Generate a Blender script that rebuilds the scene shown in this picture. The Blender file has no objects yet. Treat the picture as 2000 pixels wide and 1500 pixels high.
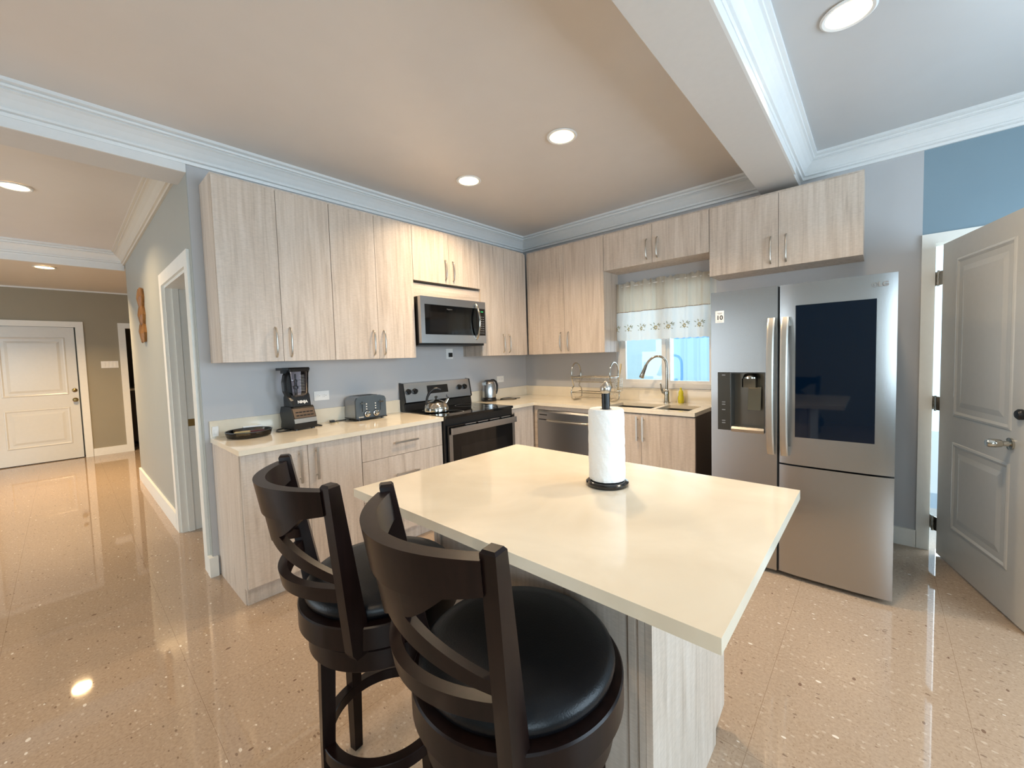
import bpy, bmesh, math, random
from mathutils import Vector, Matrix
random.seed(7)
PI = math.pi
S = bpy.context.scene
COL = S.collection

def lin(c):
    return tuple((x/255/12.92) if x/255 <= .04045 else ((x/255+.055)/1.055)**2.4 for x in c)

# ------------------------------------------------------------------ camera
CAM = Vector((3.2497, -3.8407, 1.3884))
yaw, pitch, roll, FPX, PX, PY = .7303, -.0524, -.0300, 790.5, 1005.47, 737.68
fw0 = Vector((-math.sin(yaw), math.cos(yaw), 0)); rt0 = Vector((math.cos(yaw), math.sin(yaw), 0)); up0 = Vector((0, 0, 1))
f2 = fw0*math.cos(pitch)+up0*math.sin(pitch); u2 = -fw0*math.sin(pitch)+up0*math.cos(pitch)
r3 = rt0*math.cos(roll)+u2*math.sin(roll); u3 = -rt0*math.sin(roll)+u2*math.cos(roll)
cd = bpy.data.cameras.new('camera'); cam = bpy.data.objects.new('camera', cd); COL.objects.link(cam)
M = Matrix((r3, u3, -f2)).transposed().to_4x4(); M.translation = CAM
cam.matrix_world = M
cd.sensor_fit = 'HORIZONTAL'; cd.sensor_width = 36.0; cd.lens = FPX*36/2000
cd.shift_x = (1000-PX)/2000; cd.shift_y = (PY-750)/2000; cd.clip_start = .02; cd.clip_end = 200
S.camera = cam

# ------------------------------------------------------------------ world, daylight, exposure
S.view_settings.view_transform = 'Standard'; S.view_settings.look = 'None'
S.view_settings.gamma = 1; S.view_settings.use_curve_mapping = False
S.view_settings.exposure = 0.0
w = bpy.data.worlds.new('sky'); S.world = w; w.use_nodes = True
bg = w.node_tree.nodes['Background']; bg.inputs[0].default_value = (*lin((196, 226, 246)), 1); bg.inputs[1].default_value = 2.0

def area(name, loc, rot, sx, sy, power, col, shape='RECTANGLE', spread=PI):
    l = bpy.data.lights.new(name, 'AREA'); l.shape = shape; l.size = sx
    if shape == 'RECTANGLE': l.size_y = sy
    l.energy = power; l.color = col; l.spread = spread
    o = bpy.data.objects.new(name, l); o.location = loc; o.rotation_euler = rot; COL.objects.link(o); return o
DAY = (.78, .91, 1.0)
sun = bpy.data.lights.new('sun', 'SUN'); sun.energy = 2.6; sun.angle = .01; sun.color = (1, .97, .93)
so = bpy.data.objects.new('sun', sun); COL.objects.link(so); so.rotation_euler = Vector((-.06, -.5, .86)).to_track_quat('Z', 'Y').to_euler()
# daylight entering by the two windows of the right wall, the patio opening behind, the door opening and the kitchen window
area('daylight_right_window', (5.50, -2.0, 1.5), (0, PI/2, 0), 1.5, 2.2, 105, (.68, .85, 1.0))
area('daylight_right_window', (5.50, -5.6, 1.5), (0, PI/2, 0), 1.5, 2.0, 85, (.70, .88, 1.0))
area('daylight_patio_opening', (-1.1, -7.62, 1.2), (PI/2, 0, 0), 2.3, 2.1, 70, (.88, .95, 1.0))
area('daylight_living_opening', (-4.1, -7.62, 1.2), (PI/2, 0, 0), 2.1, 2.1, 10, (.97, .95, .92))
area('daylight_doorway', (4.02, .45, 1.1), (-PI/2, 0, 0), .85, 1.9, 30, DAY)
area('daylight_kitchen_window', (1.72, .30, 1.55), (-PI/2, 0, 0), .9, .95, 12, DAY)
LAMP = (1.0, .76, .50)

# ------------------------------------------------------------------ materials
MATS = {}
def mat(name, rgb, rough=.5, metal=0, spec=.5, coat=0, **k):
    if name in MATS: return MATS[name]
    m = bpy.data.materials.new(name); m.use_nodes = True; MATS[name] = m
    b = m.node_tree.nodes['Principled BSDF']
    b.inputs['Base Color'].default_value = (*lin(rgb), 1); b.inputs['Roughness'].default_value = rough
    b.inputs['Metallic'].default_value = metal; b.inputs['Specular IOR Level'].default_value = spec
    b.inputs['Coat Weight'].default_value = coat; b.inputs['Coat Roughness'].default_value = .05
    if 'emit' in k: b.inputs['Emission Color'].default_value = (*lin(k['emit']), 1); b.inputs['Emission Strength'].default_value = k['es']
    if 'trans' in k: b.inputs['Transmission Weight'].default_value = k['trans']; b.inputs['IOR'].default_value = k.get('ior', 1.45)
    n, L = m.node_tree.nodes, m.node_tree.links
    # faint procedural variation and relief on every plain surface
    tc = n.new('ShaderNodeTexCoord'); no = n.new('ShaderNodeTexNoise'); no.inputs['Scale'].default_value = k.get('ns', 30); no.inputs['Detail'].default_value = 3
    L.new(tc.outputs['Object'], no.inputs['Vector'])
    if k.get('bump', 0):
        bu = n.new('ShaderNodeBump'); bu.inputs['Strength'].default_value = k['bump']; bu.inputs['Distance'].default_value = .002
        L.new(no.outputs['Fac'], bu.inputs['Height']); L.new(bu.outputs['Normal'], b.inputs['Normal'])
    v = k.get('var', .03)
    mx = n.new('ShaderNodeMixRGB'); mx.inputs['Color1'].default_value = (*[c*(1-v) for c in lin(rgb)], 1); mx.inputs['Color2'].default_value = (*[min(1, c*(1+v)) for c in lin(rgb)], 1)
    L.new(no.outputs['Fac'], mx.inputs['Fac']); L.new(mx.outputs['Color'], b.inputs['Base Color'])
    return m

def nodes(m): return m.node_tree.nodes, m.node_tree.links, m.node_tree.nodes['Principled BSDF']

def wood_mat(name, base, light, dark, horiz=False, rough=.42, spec=.4):
    m = bpy.data.materials.new(name); m.use_nodes = True; MATS[name] = m
    n, L, b = nodes(m); b.inputs['Roughness'].default_value = rough; b.inputs['Specular IOR Level'].default_value = spec
    tc = n.new('ShaderNodeTexCoord'); oi = n.new('ShaderNodeObjectInfo')
    mul = n.new('ShaderNodeVectorMath'); mul.operation = 'SCALE'; L.new(tc.outputs['Object'], mul.inputs[0]); mul.inputs['Scale'].default_value = 1
    off = n.new('ShaderNodeCombineXYZ'); r = n.new('ShaderNodeMath'); r.operation = 'MULTIPLY'; r.inputs[1].default_value = 23.7
    L.new(oi.outputs['Random'], r.inputs[0]); L.new(r.outputs[0], off.inputs[0]); L.new(r.outputs[0], off.inputs[1]); L.new(r.outputs[0], off.inputs[2])
    add = n.new('ShaderNodeVectorMath'); add.operation = 'ADD'; L.new(mul.outputs[0], add.inputs[0]); L.new(off.outputs[0], add.inputs[1])
    def nz(sc, scale, det, dist=0):
        mp = n.new('ShaderNodeMapping'); mp.inputs['Scale'].default_value = sc; L.new(add.outputs[0], mp.inputs['Vector'])
        t = n.new('ShaderNodeTexNoise'); t.inputs['Scale'].default_value = scale; t.inputs['Detail'].default_value = det; t.inputs['Distortion'].default_value = dist
        L.new(mp.outputs[0], t.inputs['Vector']); return t
    sx = (1, 1, .045); s2 = (1, 1, .10); s3 = (.5, .5, 3)
    if horiz: sx = (.05, .05, 1); s2 = (.1, .1, 1); s3 = (3, 3, .5)
    a = nz(sx, 46, 7, .8); c = nz(s2, 9, 5, 2.2); d = nz(s3, 95, 2)
    cr = n.new('ShaderNodeValToRGB'); cr.color_ramp.elements[0].position = .32; cr.color_ramp.elements[0].color = (*lin(dark), 1)
    cr.color_ramp.elements[1].position = .62; cr.color_ramp.elements[1].color = (*lin(light), 1)
    e = cr.color_ramp.elements.new(.45); e.color = (*lin(base), 1)
    mx = n.new('ShaderNodeMixRGB'); mx.inputs['Fac'].default_value = .45; L.new(a.outputs['Fac'], mx.inputs['Color1']); L.new(c.outputs['Fac'], mx.inputs['Color2'])
    L.new(mx.outputs['Color'], cr.inputs['Fac'])
    m2 = n.new('ShaderNodeMixRGB'); m2.blend_type = 'MULTIPLY'; m2.inputs['Fac'].default_value = .22; L.new(cr.outputs['Color'], m2.inputs['Color1'])
    cr2 = n.new('ShaderNodeValToRGB'); cr2.color_ramp.elements[0].position = .35; cr2.color_ramp.elements[0].color = (.55, .55, .55, 1); cr2.color_ramp.elements[1].position = .6
    L.new(d.outputs['Fac'], cr2.inputs['Fac']); L.new(cr2.outputs['Color'], m2.inputs['Color2']); L.new(m2.outputs['Color'], b.inputs['Base Color'])
    bu = n.new('ShaderNodeBump'); bu.inputs['Strength'].default_value = .12; bu.inputs['Distance'].default_value = .001
    L.new(mx.outputs['Color'], bu.inputs['Height']); L.new(bu.outputs['Normal'], b.inputs['Normal'])
    return m

M_WOOD = wood_mat('light_oak_laminate', (201, 185, 169), (214, 200, 186), (180, 164, 149))
M_WOODH = wood_mat('light_oak_laminate_across', (201, 185, 169), (214, 200, 186), (180, 164, 149), True)
M_CARVE = wood_mat('carved_honey_wood', (112, 76, 38), (138, 98, 54), (66, 42, 20), rough=.35)
M_SHADEPANEL = mat('shadowed_laminate', (74, 58, 48), .5)  # refrigerator shadow on the sink cabinet end panel, put into the colour
M_EXPR = wood_mat('espresso_wood', (24, 14, 12), (30, 18, 15), (16, 10, 8), rough=.3, spec=.22)
M_CEIL = mat('ceiling_paint', (216, 209, 202), .33, ns=6, bump=.15)
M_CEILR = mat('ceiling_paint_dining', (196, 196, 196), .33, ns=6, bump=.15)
M_CROWN = mat('white_gloss_trim', (226, 227, 226), .35)
M_BEAM = mat('beam_paint', (208, 205, 201), .5)
M_WALL = mat('lavender_grey_wall_paint', (184, 184, 185), .55, ns=5)
M_HALL = mat('sage_grey_wall_paint', (160, 162, 156), .45, ns=5)
M_BLUE = mat('slate_blue_wall_paint', (126, 148, 160), .5, ns=5)
M_FARWALL = mat('taupe_wall_paint', (152, 144, 124), .5, ns=5)
M_DOOR = mat('white_door_paint', (214, 212, 205), .22)
M_TRIM = mat('white_casing_paint', (232, 230, 222), .35)
M_BLACK = mat('black_plastic', (14, 14, 15), .35)
M_BLACKG = mat('black_glass', (5, 6, 8), .06, spec=.5)
M_OVENG = mat('dark_oven_window', (18, 17, 17), .08, spec=.5)
M_CHROME = mat('chrome', (196, 192, 182), .12, 1)
M_NICKEL = mat('satin_nickel', (196, 190, 180), .3, 1)
M_GREYPL = mat('grey_plastic', (96, 98, 100), .4)
M_WHITEPL = mat('white_plastic', (232, 230, 226), .4)
M_LEATHER = mat('black_leather', (7, 9, 13), .36, spec=.3, ns=260, bump=.25)
M_PAPER = mat('white_paper_towel', (240, 240, 238), .9, ns=120, bump=.8)
M_CLOTHB = mat('cream_curtain_cloth', (224, 217, 204), .9, ns=200, bump=.2)
M_CLOTHW = mat('white_curtain_cloth', (236, 238, 236), .9, ns=200, bump=.2)
M_EMB = mat('olive_embroidery_thread', (140, 138, 98), .8)
M_EMBY = mat('ochre_embroidery_thread', (190, 172, 110), .8)
M_STITCH = mat('brown_seam_thread', (150, 126, 96), .8)
M_BRASS = mat('aged_brass', (150, 128, 84), .3, 1)
M_SLATE = mat('slate_blue_enamel', (70, 80, 88), .35)
M_SOAP = mat('yellow_dish_soap', (206, 196, 40), .2)
M_GREY = mat('grey_marks', (120, 122, 124), .5)
M_OUTB = mat('blue_metal_siding', (146, 200, 244), .5)
M_OUTW = mat('pale_neighbour_wall', (216, 240, 242), .8)
M_GROUND = mat('concrete_yard', (170, 175, 178), .9)
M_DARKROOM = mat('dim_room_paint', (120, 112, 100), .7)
M_DKWOOD = mat('dark_furniture_wood', (40, 22, 14), .4)
M_SINK = mat('sink_steel', (140, 136, 128), .3, 1)
M_GLOW = mat('lamp_diffuser', (255, 240, 215), .5, emit=(255, 214, 150), es=9)
M_TEAL = mat('screen_green', (30, 120, 70), .4, emit=(40, 190, 100), es=.6)
M_NOTE = mat('tan_paper', (188, 172, 128), .8, ns=60, var=.3)
M_MAROON = mat('maroon_leather', (84, 22, 22), .5)

def steel_mat(name, rgb, rough, axis):
    m = bpy.data.materials.new(name); m.use_nodes = True; MATS[name] = m
    n, L, b = nodes(m); b.inputs['Metallic'].default_value = 1; b.inputs['Base Color'].default_value = (*lin(rgb), 1)
    tc = n.new('ShaderNodeTexCoord'); mp = n.new('ShaderNodeMapping'); sc = [1400, 1400, 1400]
    for a in axis: sc[a] = 20
    mp.inputs['Scale'].default_value = sc; no = n.new('ShaderNodeTexNoise'); no.inputs['Scale'].default_value = 1; no.inputs['Detail'].default_value = 2
    L.new(tc.outputs['Object'], mp.inputs[0]); L.new(mp.outputs[0], no.inputs['Vector'])
    mr = n.new('ShaderNodeMapRange'); mr.inputs['To Min'].default_value = rough-.004; mr.inputs['To Max'].default_value = rough+.004
    L.new(no.outputs['Fac'], mr.inputs['Value']); L.new(mr.outputs[0], b.inputs['Roughness'])
    b.inputs['Anisotropic'].default_value = .75
    tg = n.new('ShaderNodeTangent'); tg.direction_type = 'RADIAL'; tg.axis = 'Z'; L.new(tg.outputs[0], b.inputs['Tangent'])
    return m
M_STEEL = steel_mat('brushed_steel', (170, 170, 170), .30, (0, 1))
M_STEELV = steel_mat('brushed_steel_appliance', (182, 181, 180), .27, (0, 1))

def quartz():
    m = bpy.data.materials.new('cream_quartz'); m.use_nodes = True; MATS['cream_quartz'] = m
    n, L, b = nodes(m); b.inputs['Roughness'].default_value = .1; b.inputs['Specular IOR Level'].default_value = .5
    tc = n.new('ShaderNodeTexCoord'); no = n.new('ShaderNodeTexNoise'); no.inputs['Scale'].default_value = 2.2; no.inputs['Detail'].default_value = 6; no.inputs['Distortion'].default_value = 1.2
    L.new(tc.outputs['Object'], no.inputs['Vector'])
    cr = n.new('ShaderNodeValToRGB'); cr.color_ramp.elements[0].position = .3; cr.color_ramp.elements[0].color = (*lin((220, 208, 186)), 1)
    cr.color_ramp.elements[1].position = .7; cr.color_ramp.elements[1].color = (*lin((236, 226, 206)), 1)
    L.new(no.outputs['Fac'], cr.inputs['Fac']); L.new(cr.outputs['Color'], b.inputs['Base Color'])
    return m
M_QUARTZ = quartz()

def floor_mat():
    m = bpy.data.materials.new('polished_terrazzo_tile'); m.use_nodes = True; MATS['floor'] = m
    n, L, b = nodes(m)
    tc = n.new('ShaderNodeTexCoord')
    def vor(scale, lo, hi, seedoff, stretch=(1, 1, 1)):
        mp = n.new('ShaderNodeMapping'); mp.inputs['Location'].default_value = (seedoff, seedoff*1.7, 0); mp.inputs['Scale'].default_value = stretch
        L.new(tc.outputs['Object'], mp.inputs[0])
        v = n.new('ShaderNodeTexVoronoi'); v.inputs['Scale'].default_value = scale; L.new(mp.outputs[0], v.inputs['Vector'])
        sp = n.new('ShaderNodeSeparateColor'); L.new(v.outputs['Color'], sp.inputs[0])
        # small chips: close to cell centre and random cell passes
        rad = n.new('ShaderNodeMath'); rad.operation = 'MULTIPLY'; rad.inputs[1].default_value = hi; L.new(sp.outputs[1], rad.inputs[0])
        lt = n.new('ShaderNodeMath'); lt.operation = 'LESS_THAN'; L.new(v.outputs['Distance'], lt.inputs[0]); L.new(rad.outputs[0], lt.inputs[1])
        g = n.new('ShaderNodeMath'); g.operation = 'GREATER_THAN'; L.new(sp.outputs[0], g.inputs[0]); g.inputs[1].default_value = lo
        mu = n.new('ShaderNodeMath'); mu.operation = 'MULTIPLY'; L.new(lt.outputs[0], mu.inputs[0]); L.new(g.outputs[0], mu.inputs[1])
        return mu
    no = n.new('ShaderNodeTexNoise'); no.inputs['Scale'].default_value = 85; no.inputs['Detail'].default_value = 7; no.inputs['Roughness'].default_value = .65; L.new(tc.outputs['Object'], no.inputs['Vector'])
    cr = n.new('ShaderNodeValToRGB'); cr.color_ramp.elements[0].position = .3; cr.color_ramp.elements[0].color = (*lin((150, 130, 110)), 1)
    cr.color_ramp.elements[1].position = .7; cr.color_ramp.elements[1].color = (*lin((172, 152, 131)), 1)
    L.new(no.outputs['Fac'], cr.inputs['Fac'])
    cur = cr.outputs['Color']
    for (mask, col, f) in ((vor(48, .74, .42, 3.1, (1, 1.6, 1)), (206, 192, 174), .35), (vor(90, .6, .42, 7.7, (1.5, 1, 1)), (132, 110, 90), .5), (vor(34, .82, .30, 31.7, (1, 2.1, 1)), (96, 72, 56), .6), (vor(15, .62, .16, 9.3, (1, 1.8, 1)), (236, 230, 218), .6), (vor(12, .74, .14, 21.3, (1.6, 1, 1)), (88, 58, 42), .7)):
        mx = n.new('ShaderNodeMixRGB'); mx.inputs['Color2'].default_value = (*lin(col), 1); L.new(cur, mx.inputs['Color1'])
        k = n.new('ShaderNodeMath'); k.operation = 'MULTIPLY'; k.inputs[1].default_value = f; L.new(mask.outputs[0], k.inputs[0]); L.new(k.outputs[0], mx.inputs['Fac']); cur = mx.outputs['Color']
    # tile joints: 0.592 m grid through (2.93, -1.165)
    sep = n.new('ShaderNodeSeparateXYZ'); L.new(tc.outputs['Object'], sep.inputs[0]); js = []
    for i, o0 in ((0, 2.93), (1, -1.165)):
        a = n.new('ShaderNodeMath'); a.operation = 'ADD'; a.inputs[1].default_value = -o0+59.2; L.new(sep.outputs[i], a.inputs[0])
        d = n.new('ShaderNodeMath'); d.operation = 'DIVIDE'; d.inputs[1].default_value = .592; L.new(a.outputs[0], d.inputs[0])
        fr = n.new('ShaderNodeMath'); fr.operation = 'FRACT'; L.new(d.outputs[0], fr.inputs[0])
        lt = n.new('ShaderNodeMath'); lt.operation = 'LESS_THAN'; lt.inputs[1].default_value = .0032; L.new(fr.outputs[0], lt.inputs[0]); js.append(lt)
    mxj = n.new('ShaderNodeMath'); mxj.operation = 'MAXIMUM'; L.new(js[0].outputs[0], mxj.inputs[0]); L.new(js[1].outputs[0], mxj.inputs[1])
    k = n.new('ShaderNodeMath'); k.operation = 'MULTIPLY'; k.inputs[1].default_value = .6; L.new(mxj.outputs[0], k.inputs[0])
    mx = n.new('ShaderNodeMixRGB'); mx.inputs['Color2'].default_value = (*lin((120, 96, 76)), 1); L.new(cur, mx.inputs['Color1']); L.new(k.outputs[0], mx.inputs['Fac'])
    L.new(mx.outputs['Color'], b.inputs['Base Color'])
    b.inputs['Roughness'].default_value = .035; b.inputs['Specular IOR Level'].default_value = .6
    bu = n.new('ShaderNodeBump'); bu.inputs['Strength'].default_value = .015; bu.inputs['Distance'].default_value = .004
    n2 = n.new('ShaderNodeTexNoise'); n2.inputs['Scale'].default_value = 5; n2.inputs['Detail'].default_value = 2; L.new(tc.outputs['Object'], n2.inputs['Vector'])
    L.new(n2.outputs['Fac'], bu.inputs['Height']); L.new(bu.outputs['Normal'], b.inputs['Normal'])
    return m
M_FLOOR = floor_mat()

def glass_mat():
    m = bpy.data.materials.new('window_glass'); m.use_nodes = True; MATS['glass'] = m
    n, L = m.node_tree.nodes, m.node_tree.links
    for x in list(n): n.remove(x)
    o = n.new('ShaderNodeOutputMaterial'); t = n.new('ShaderNodeBsdfTransparent'); t.inputs[0].default_value = (.94, .98, 1, 1)
    g = n.new('ShaderNodeBsdfGlossy'); g.inputs['Roughness'].default_value = .02; f = n.new('ShaderNodeFresnel'); mx = n.new('ShaderNodeMixShader')
    L.new(f.outputs[0], mx.inputs[0]); L.new(t.outputs[0], mx.inputs[1]); L.new(g.outputs[0], mx.inputs[2]); L.new(mx.outputs[0], o.inputs[0]); return m
M_GLASS = glass_mat()
def clear_plastic(name='clear_jug_plastic', tint=(.80, .80, .88)):
    m = bpy.data.materials.new(name); m.use_nodes = True
    n, L = m.node_tree.nodes, m.node_tree.links
    for x in list(n): n.remove(x)
    o = n.new('ShaderNodeOutputMaterial'); t = n.new('ShaderNodeBsdfTransparent'); t.inputs[0].default_value = (*tint, 1)
    g = n.new('ShaderNodeBsdfGlossy'); g.inputs['Roughness'].default_value = .08; f = n.new('ShaderNodeFresnel'); f.inputs[0].default_value = 1.5; mx = n.new('ShaderNodeMixShader')
    L.new(f.outputs[0], mx.inputs[0]); L.new(t.outputs[0], mx.inputs[1]); L.new(g.outputs[0], mx.inputs[2]); L.new(mx.outputs[0], o.inputs[0]); return m
M_JUG = clear_plastic(tint=(.91, .91, .95))
M_PAN = clear_plastic('smoked_glass', (.50, .47, .44))

# ------------------------------------------------------------------ object helpers
def thing(name, label, cat, loc=(0, 0, 0), rz=0, group=None):
    o = bpy.data.objects.new(name, None); COL.objects.link(o); o.empty_display_size = .1
    o.location = loc; o.rotation_euler = (0, 0, rz); o['label'] = label; o['category'] = cat
    if group: o['group'] = group
    return o
def wmat(o):
    m = Matrix.Translation(Vector(o.location)) @ Matrix.Rotation(o.rotation_euler[2], 4, 'Z')
    return wmat(o.parent) @ m if o.parent else m
def obj(name, bm, m, parent=None, smooth=False, label=None, kind=None, world=True, bevel=0, autos=None):
    """one mesh object; bm is in world coordinates (world=True) or in the parent's own"""
    if parent is not None and world: bm.transform(wmat(parent).inverted())
    if bevel:
        es = [e for e in bm.edges if len(e.link_faces) == 2 and e.calc_face_angle(0) > .6]
        bmesh.ops.bevel(bm, geom=es, offset=bevel, segments=2, profile=.7, affect='EDGES', clamp_overlap=True)
    bmesh.ops.recalc_face_normals(bm, faces=bm.faces)
    me = bpy.data.meshes.new(name); bm.to_mesh(me); bm.free()
    if smooth:
        for p in me.polygons: p.use_smooth = True
        me.set_sharp_from_angle(angle=autos or .7)
    for mm in (m if isinstance(m, (list, tuple)) else [m]): me.materials.append(mm)
    o = bpy.data.objects.new(name, me); COL.objects.link(o)
    if parent: o.parent = parent
    if label: o['label'] = label
    if kind: o['kind'] = kind
    return o
def tag(o, label, cat, group=None):
    o['label'] = label; o['category'] = cat
    if group: o['group'] = group
    return o
def struct(name, bm, m, parent=None, **k):
    return obj(name, bm, m, parent, kind=None if parent else 'structure', **k)
def center_origin(o):
    """moves the origin of a single mesh thing to the middle of its base"""
    vs = [v.co for v in o.data.vertices]
    c = Vector(((min(v.x for v in vs)+max(v.x for v in vs))/2, (min(v.y for v in vs)+max(v.y for v in vs))/2, min(v.z for v in vs)))
    o.data.transform(Matrix.Translation(-c)); o.location = c; return o

def bmn(): return bmesh.new()
def box(bm, x0, x1, y0, y1, z0, z1, mi=0):
    vs = [bm.verts.new(p) for p in ((x0, y0, z0), (x1, y0, z0), (x1, y1, z0), (x0, y1, z0), (x0, y0, z1), (x1, y0, z1), (x1, y1, z1), (x0, y1, z1))]
    for f in ((0, 3, 2, 1), (4, 5, 6, 7), (0, 1, 5, 4), (1, 2, 6, 5), (2, 3, 7, 6), (3, 0, 4, 7)):
        bm.faces.new([vs[i] for i in f]).material_index = mi
    return bm
def B(*a): return box(bmn(), *a)
def prism(bm, pts, axis, a0, a1, mi=0):
    """polygon pts (two coordinates) extruded along axis 0,1,2"""
    def P(p, a):
        q = list(p); q.insert(axis, a); return q
    lo = [bm.verts.new(P(p, a0)) for p in pts]; hi = [bm.verts.new(P(p, a1)) for p in pts]
    n = len(pts)
    bm.faces.new(lo).material_index = mi; bm.faces.new(hi[::-1]).material_index = mi
    for i in range(n):
        f = bm.faces.new((lo[i], hi[i], hi[(i+1) % n], lo[(i+1) % n])); f.material_index = mi
    return bm
def lathe(bm, prof, c=(0, 0, 0), n=32, closed=False, mi=0, axis='Z'):
    rings = []
    for r, z in prof:
        ring = []
        for i in range(n):
            a = 2*PI*i/n; x, y = max(r, 1e-5)*math.cos(a), max(r, 1e-5)*math.sin(a)
            p = {'Z': (x, y, z), 'X': (z, x, y), 'Y': (x, z, y)}[axis]
            ring.append(bm.verts.new((c[0]+p[0], c[1]+p[1], c[2]+p[2])))
        rings.append(ring)
    m = len(rings)
    for j in range(m if closed else m-1):
        A, Bq = rings[j], rings[(j+1) % m]
        for i in range(n): bm.faces.new((A[i], A[(i+1) % n], Bq[(i+1) % n], Bq[i])).material_index = mi
    if not closed:
        bm.faces.new(rings[0][::-1]).material_index = mi; bm.faces.new(rings[-1]).material_index = mi
    return bm
def tube(bm, pts, r, n=10, cyc=False, mi=0, flat=None):
    """round wire along pts; r number or list; flat=(a,b) gives an a x b box section"""
    pts = [Vector(p) for p in pts]; N = len(pts); rings = []
    prev = None
    for i, p in enumerate(pts):
        if cyc: t = pts[(i+1) % N]-pts[i-1]
        else: t = pts[min(i+1, N-1)]-pts[max(i-1, 0)]
        t.normalize()
        if prev is None:
            u = Vector((0, 0, 1)).cross(t)
            if u.length < .05: u = Vector((1, 0, 0)).cross(t)
        else: u = prev-t*prev.dot(t)
        u.normalize(); v = t.cross(u); prev = u
        rr = r[i] if isinstance(r, (list, tuple)) else r
        if flat: ring = [bm.verts.new(p+u*a*flat[0]/2+v*b*flat[1]/2) for a, b in ((-1, -1), (1, -1), (1, 1), (-1, 1))]
        else: ring = [bm.verts.new(p+u*math.cos(2*PI*k/n)*rr+v*math.sin(2*PI*k/n)*rr) for k in range(n)]
        rings.append(ring)
    m = len(rings[0])
    for j in range(N if cyc else N-1):
        A, Bq = rings[j], rings[(j+1) % N]
        for i in range(m): bm.faces.new((A[i], A[(i+1) % m], Bq[(i+1) % m], Bq[i])).material_index = mi
    if not cyc:
        bm.faces.new(rings[0][::-1]).material_index = mi; bm.faces.new(rings[-1]).material_index = mi
    return bm
def cells(us, vs, hole, w0, w1, mp, bm=None):
    """plate between w0 and w1 on a grid of us x vs; cells with hole(i,j) stay open; mp maps (u,v,w) to a point"""
    bm = bm or bmn(); cache = {}
    def V(i, j, k):
        key = (i, j, k)
        if key not in cache: cache[key] = bm.verts.new(mp(us[i], vs[j], (w0, w1)[k]))
        return cache[key]
    nu, nv = len(us)-1, len(vs)-1
    solid = lambda i, j: 0 <= i < nu and 0 <= j < nv and not hole(i, j)
    for i in range(nu):
        for j in range(nv):
            if not solid(i, j): continue
            for k in (0, 1): bm.faces.new([V(i, j, k), V(i+1, j, k), V(i+1, j+1, k), V(i, j+1, k)])
            for (di, dj, a, b_) in ((-1, 0, (i, j), (i, j+1)), (1, 0, (i+1, j), (i+1, j+1)), (0, -1, (i, j), (i+1, j)), (0, 1, (i, j+1), (i+1, j+1))):
                if not solid(i+di, j+dj): bm.faces.new([V(*a, 0), V(*b_, 0), V(*b_, 1), V(*a, 1)])
    return bm
def text(name, body, size, m, parent, origin, xdir, ydir, depth=.0008, align='CENTER', bold=0, label=None):
    """raised lettering: origin + xdir/ydir in world"""
    c = bpy.data.curves.new(name, 'FONT'); c.body = body; c.size = size; c.extrude = depth; c.align_x = align; c.align_y = 'CENTER'; c.offset = bold; c.resolution_u = 3
    t = bpy.data.objects.new(name, c); COL.objects.link(t)
    dg = bpy.context.evaluated_depsgraph_get(); dg.update()
    me = bpy.data.meshes.new_from_object(t.evaluated_get(dg)); bpy.data.objects.remove(t); bpy.data.curves.remove(c)
    X = Vector(xdir).normalized(); Y = Vector(ydir).normalized(); Z = X.cross(Y)
    Mx = Matrix((X, Y, Z)).transposed().to_4x4(); Mx.translation = Vector(origin)
    me.transform(wmat(parent).inverted() @ Mx)
    me.materials.clear(); me.materials.append(m)
    o = bpy.data.objects.new(name, me); COL.objects.link(o); o.parent = parent
    if label: o['label'] = label
    return o

def smooth_pts(P, n=6):
    P = [Vector(p) for p in P]; out = []
    for i in range(len(P)-1):
        p0, p1, p2, p3 = P[max(i-1, 0)], P[i], P[i+1], P[min(i+2, len(P)-1)]
        for k in range(n):
            t_ = k/n; out.append(.5*((2*p1)+(-p0+p2)*t_+(2*p0-5*p1+4*p2-p3)*t_*t_+(-p0+3*p1-3*p2+p3)*t_**3))
    out.append(P[-1]); return out

# ------------------------------------------------------------------ room shell
H = 2.805; T = .14
XR, YB, XF = 5.4, -7.5, -6.05
struct('floor', B(XF-2.2, XR+.2, YB-.2, 1.0, -.08, 0), M_FLOOR)
mpA = lambda u, v, w: (w, u, v)      # wall across x: u=y, v=z
mpB = lambda u, v, w: (u, w, v)      # wall across y: u=x, v=z
WX0, WX1, WZ0, WZ1 = 1.235, 2.20, 1.035, 2.075       # kitchen window opening
DX0, DX1, DZ = 3.527, 4.40, 2.04                     # open door on the right
# window wall (back): hole 1 = kitchen window, hole 2 = doorway; painted blue to the right of x = 3.465
us = [-T, WX0, WX1, 3.465]; vs = [0, WZ0, WZ1, H+.1]
struct('wall_back', cells(us, vs, lambda i, j: i == 1 and j == 1, 0, T, mpB), M_WALL)
us = [3.465, DX0, DX1, XR+T]; vs = [0, DZ, H+.1]
struct('wall_back_right', cells(us, vs, lambda i, j: i == 1 and j == 0, 0, T, mpB), M_BLUE)
struct('wall_left', B(-T, 0, -3.25, 0, 0, H+.1), M_WALL)
# hallway wall with the doorway
us = [-3.62, -1.075, -.15, -T]; vs = [0, 2.045, H+.1]
struct('wall_hall', cells(us, vs, lambda i, j: i == 1 and j == 0, -3.2501, -3.09, mpB), M_HALL)
struct('wall_hall_end', B(-T-.0, .0005, -3.2505, -3.2475, 0, 2.655), M_HALL)
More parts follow.
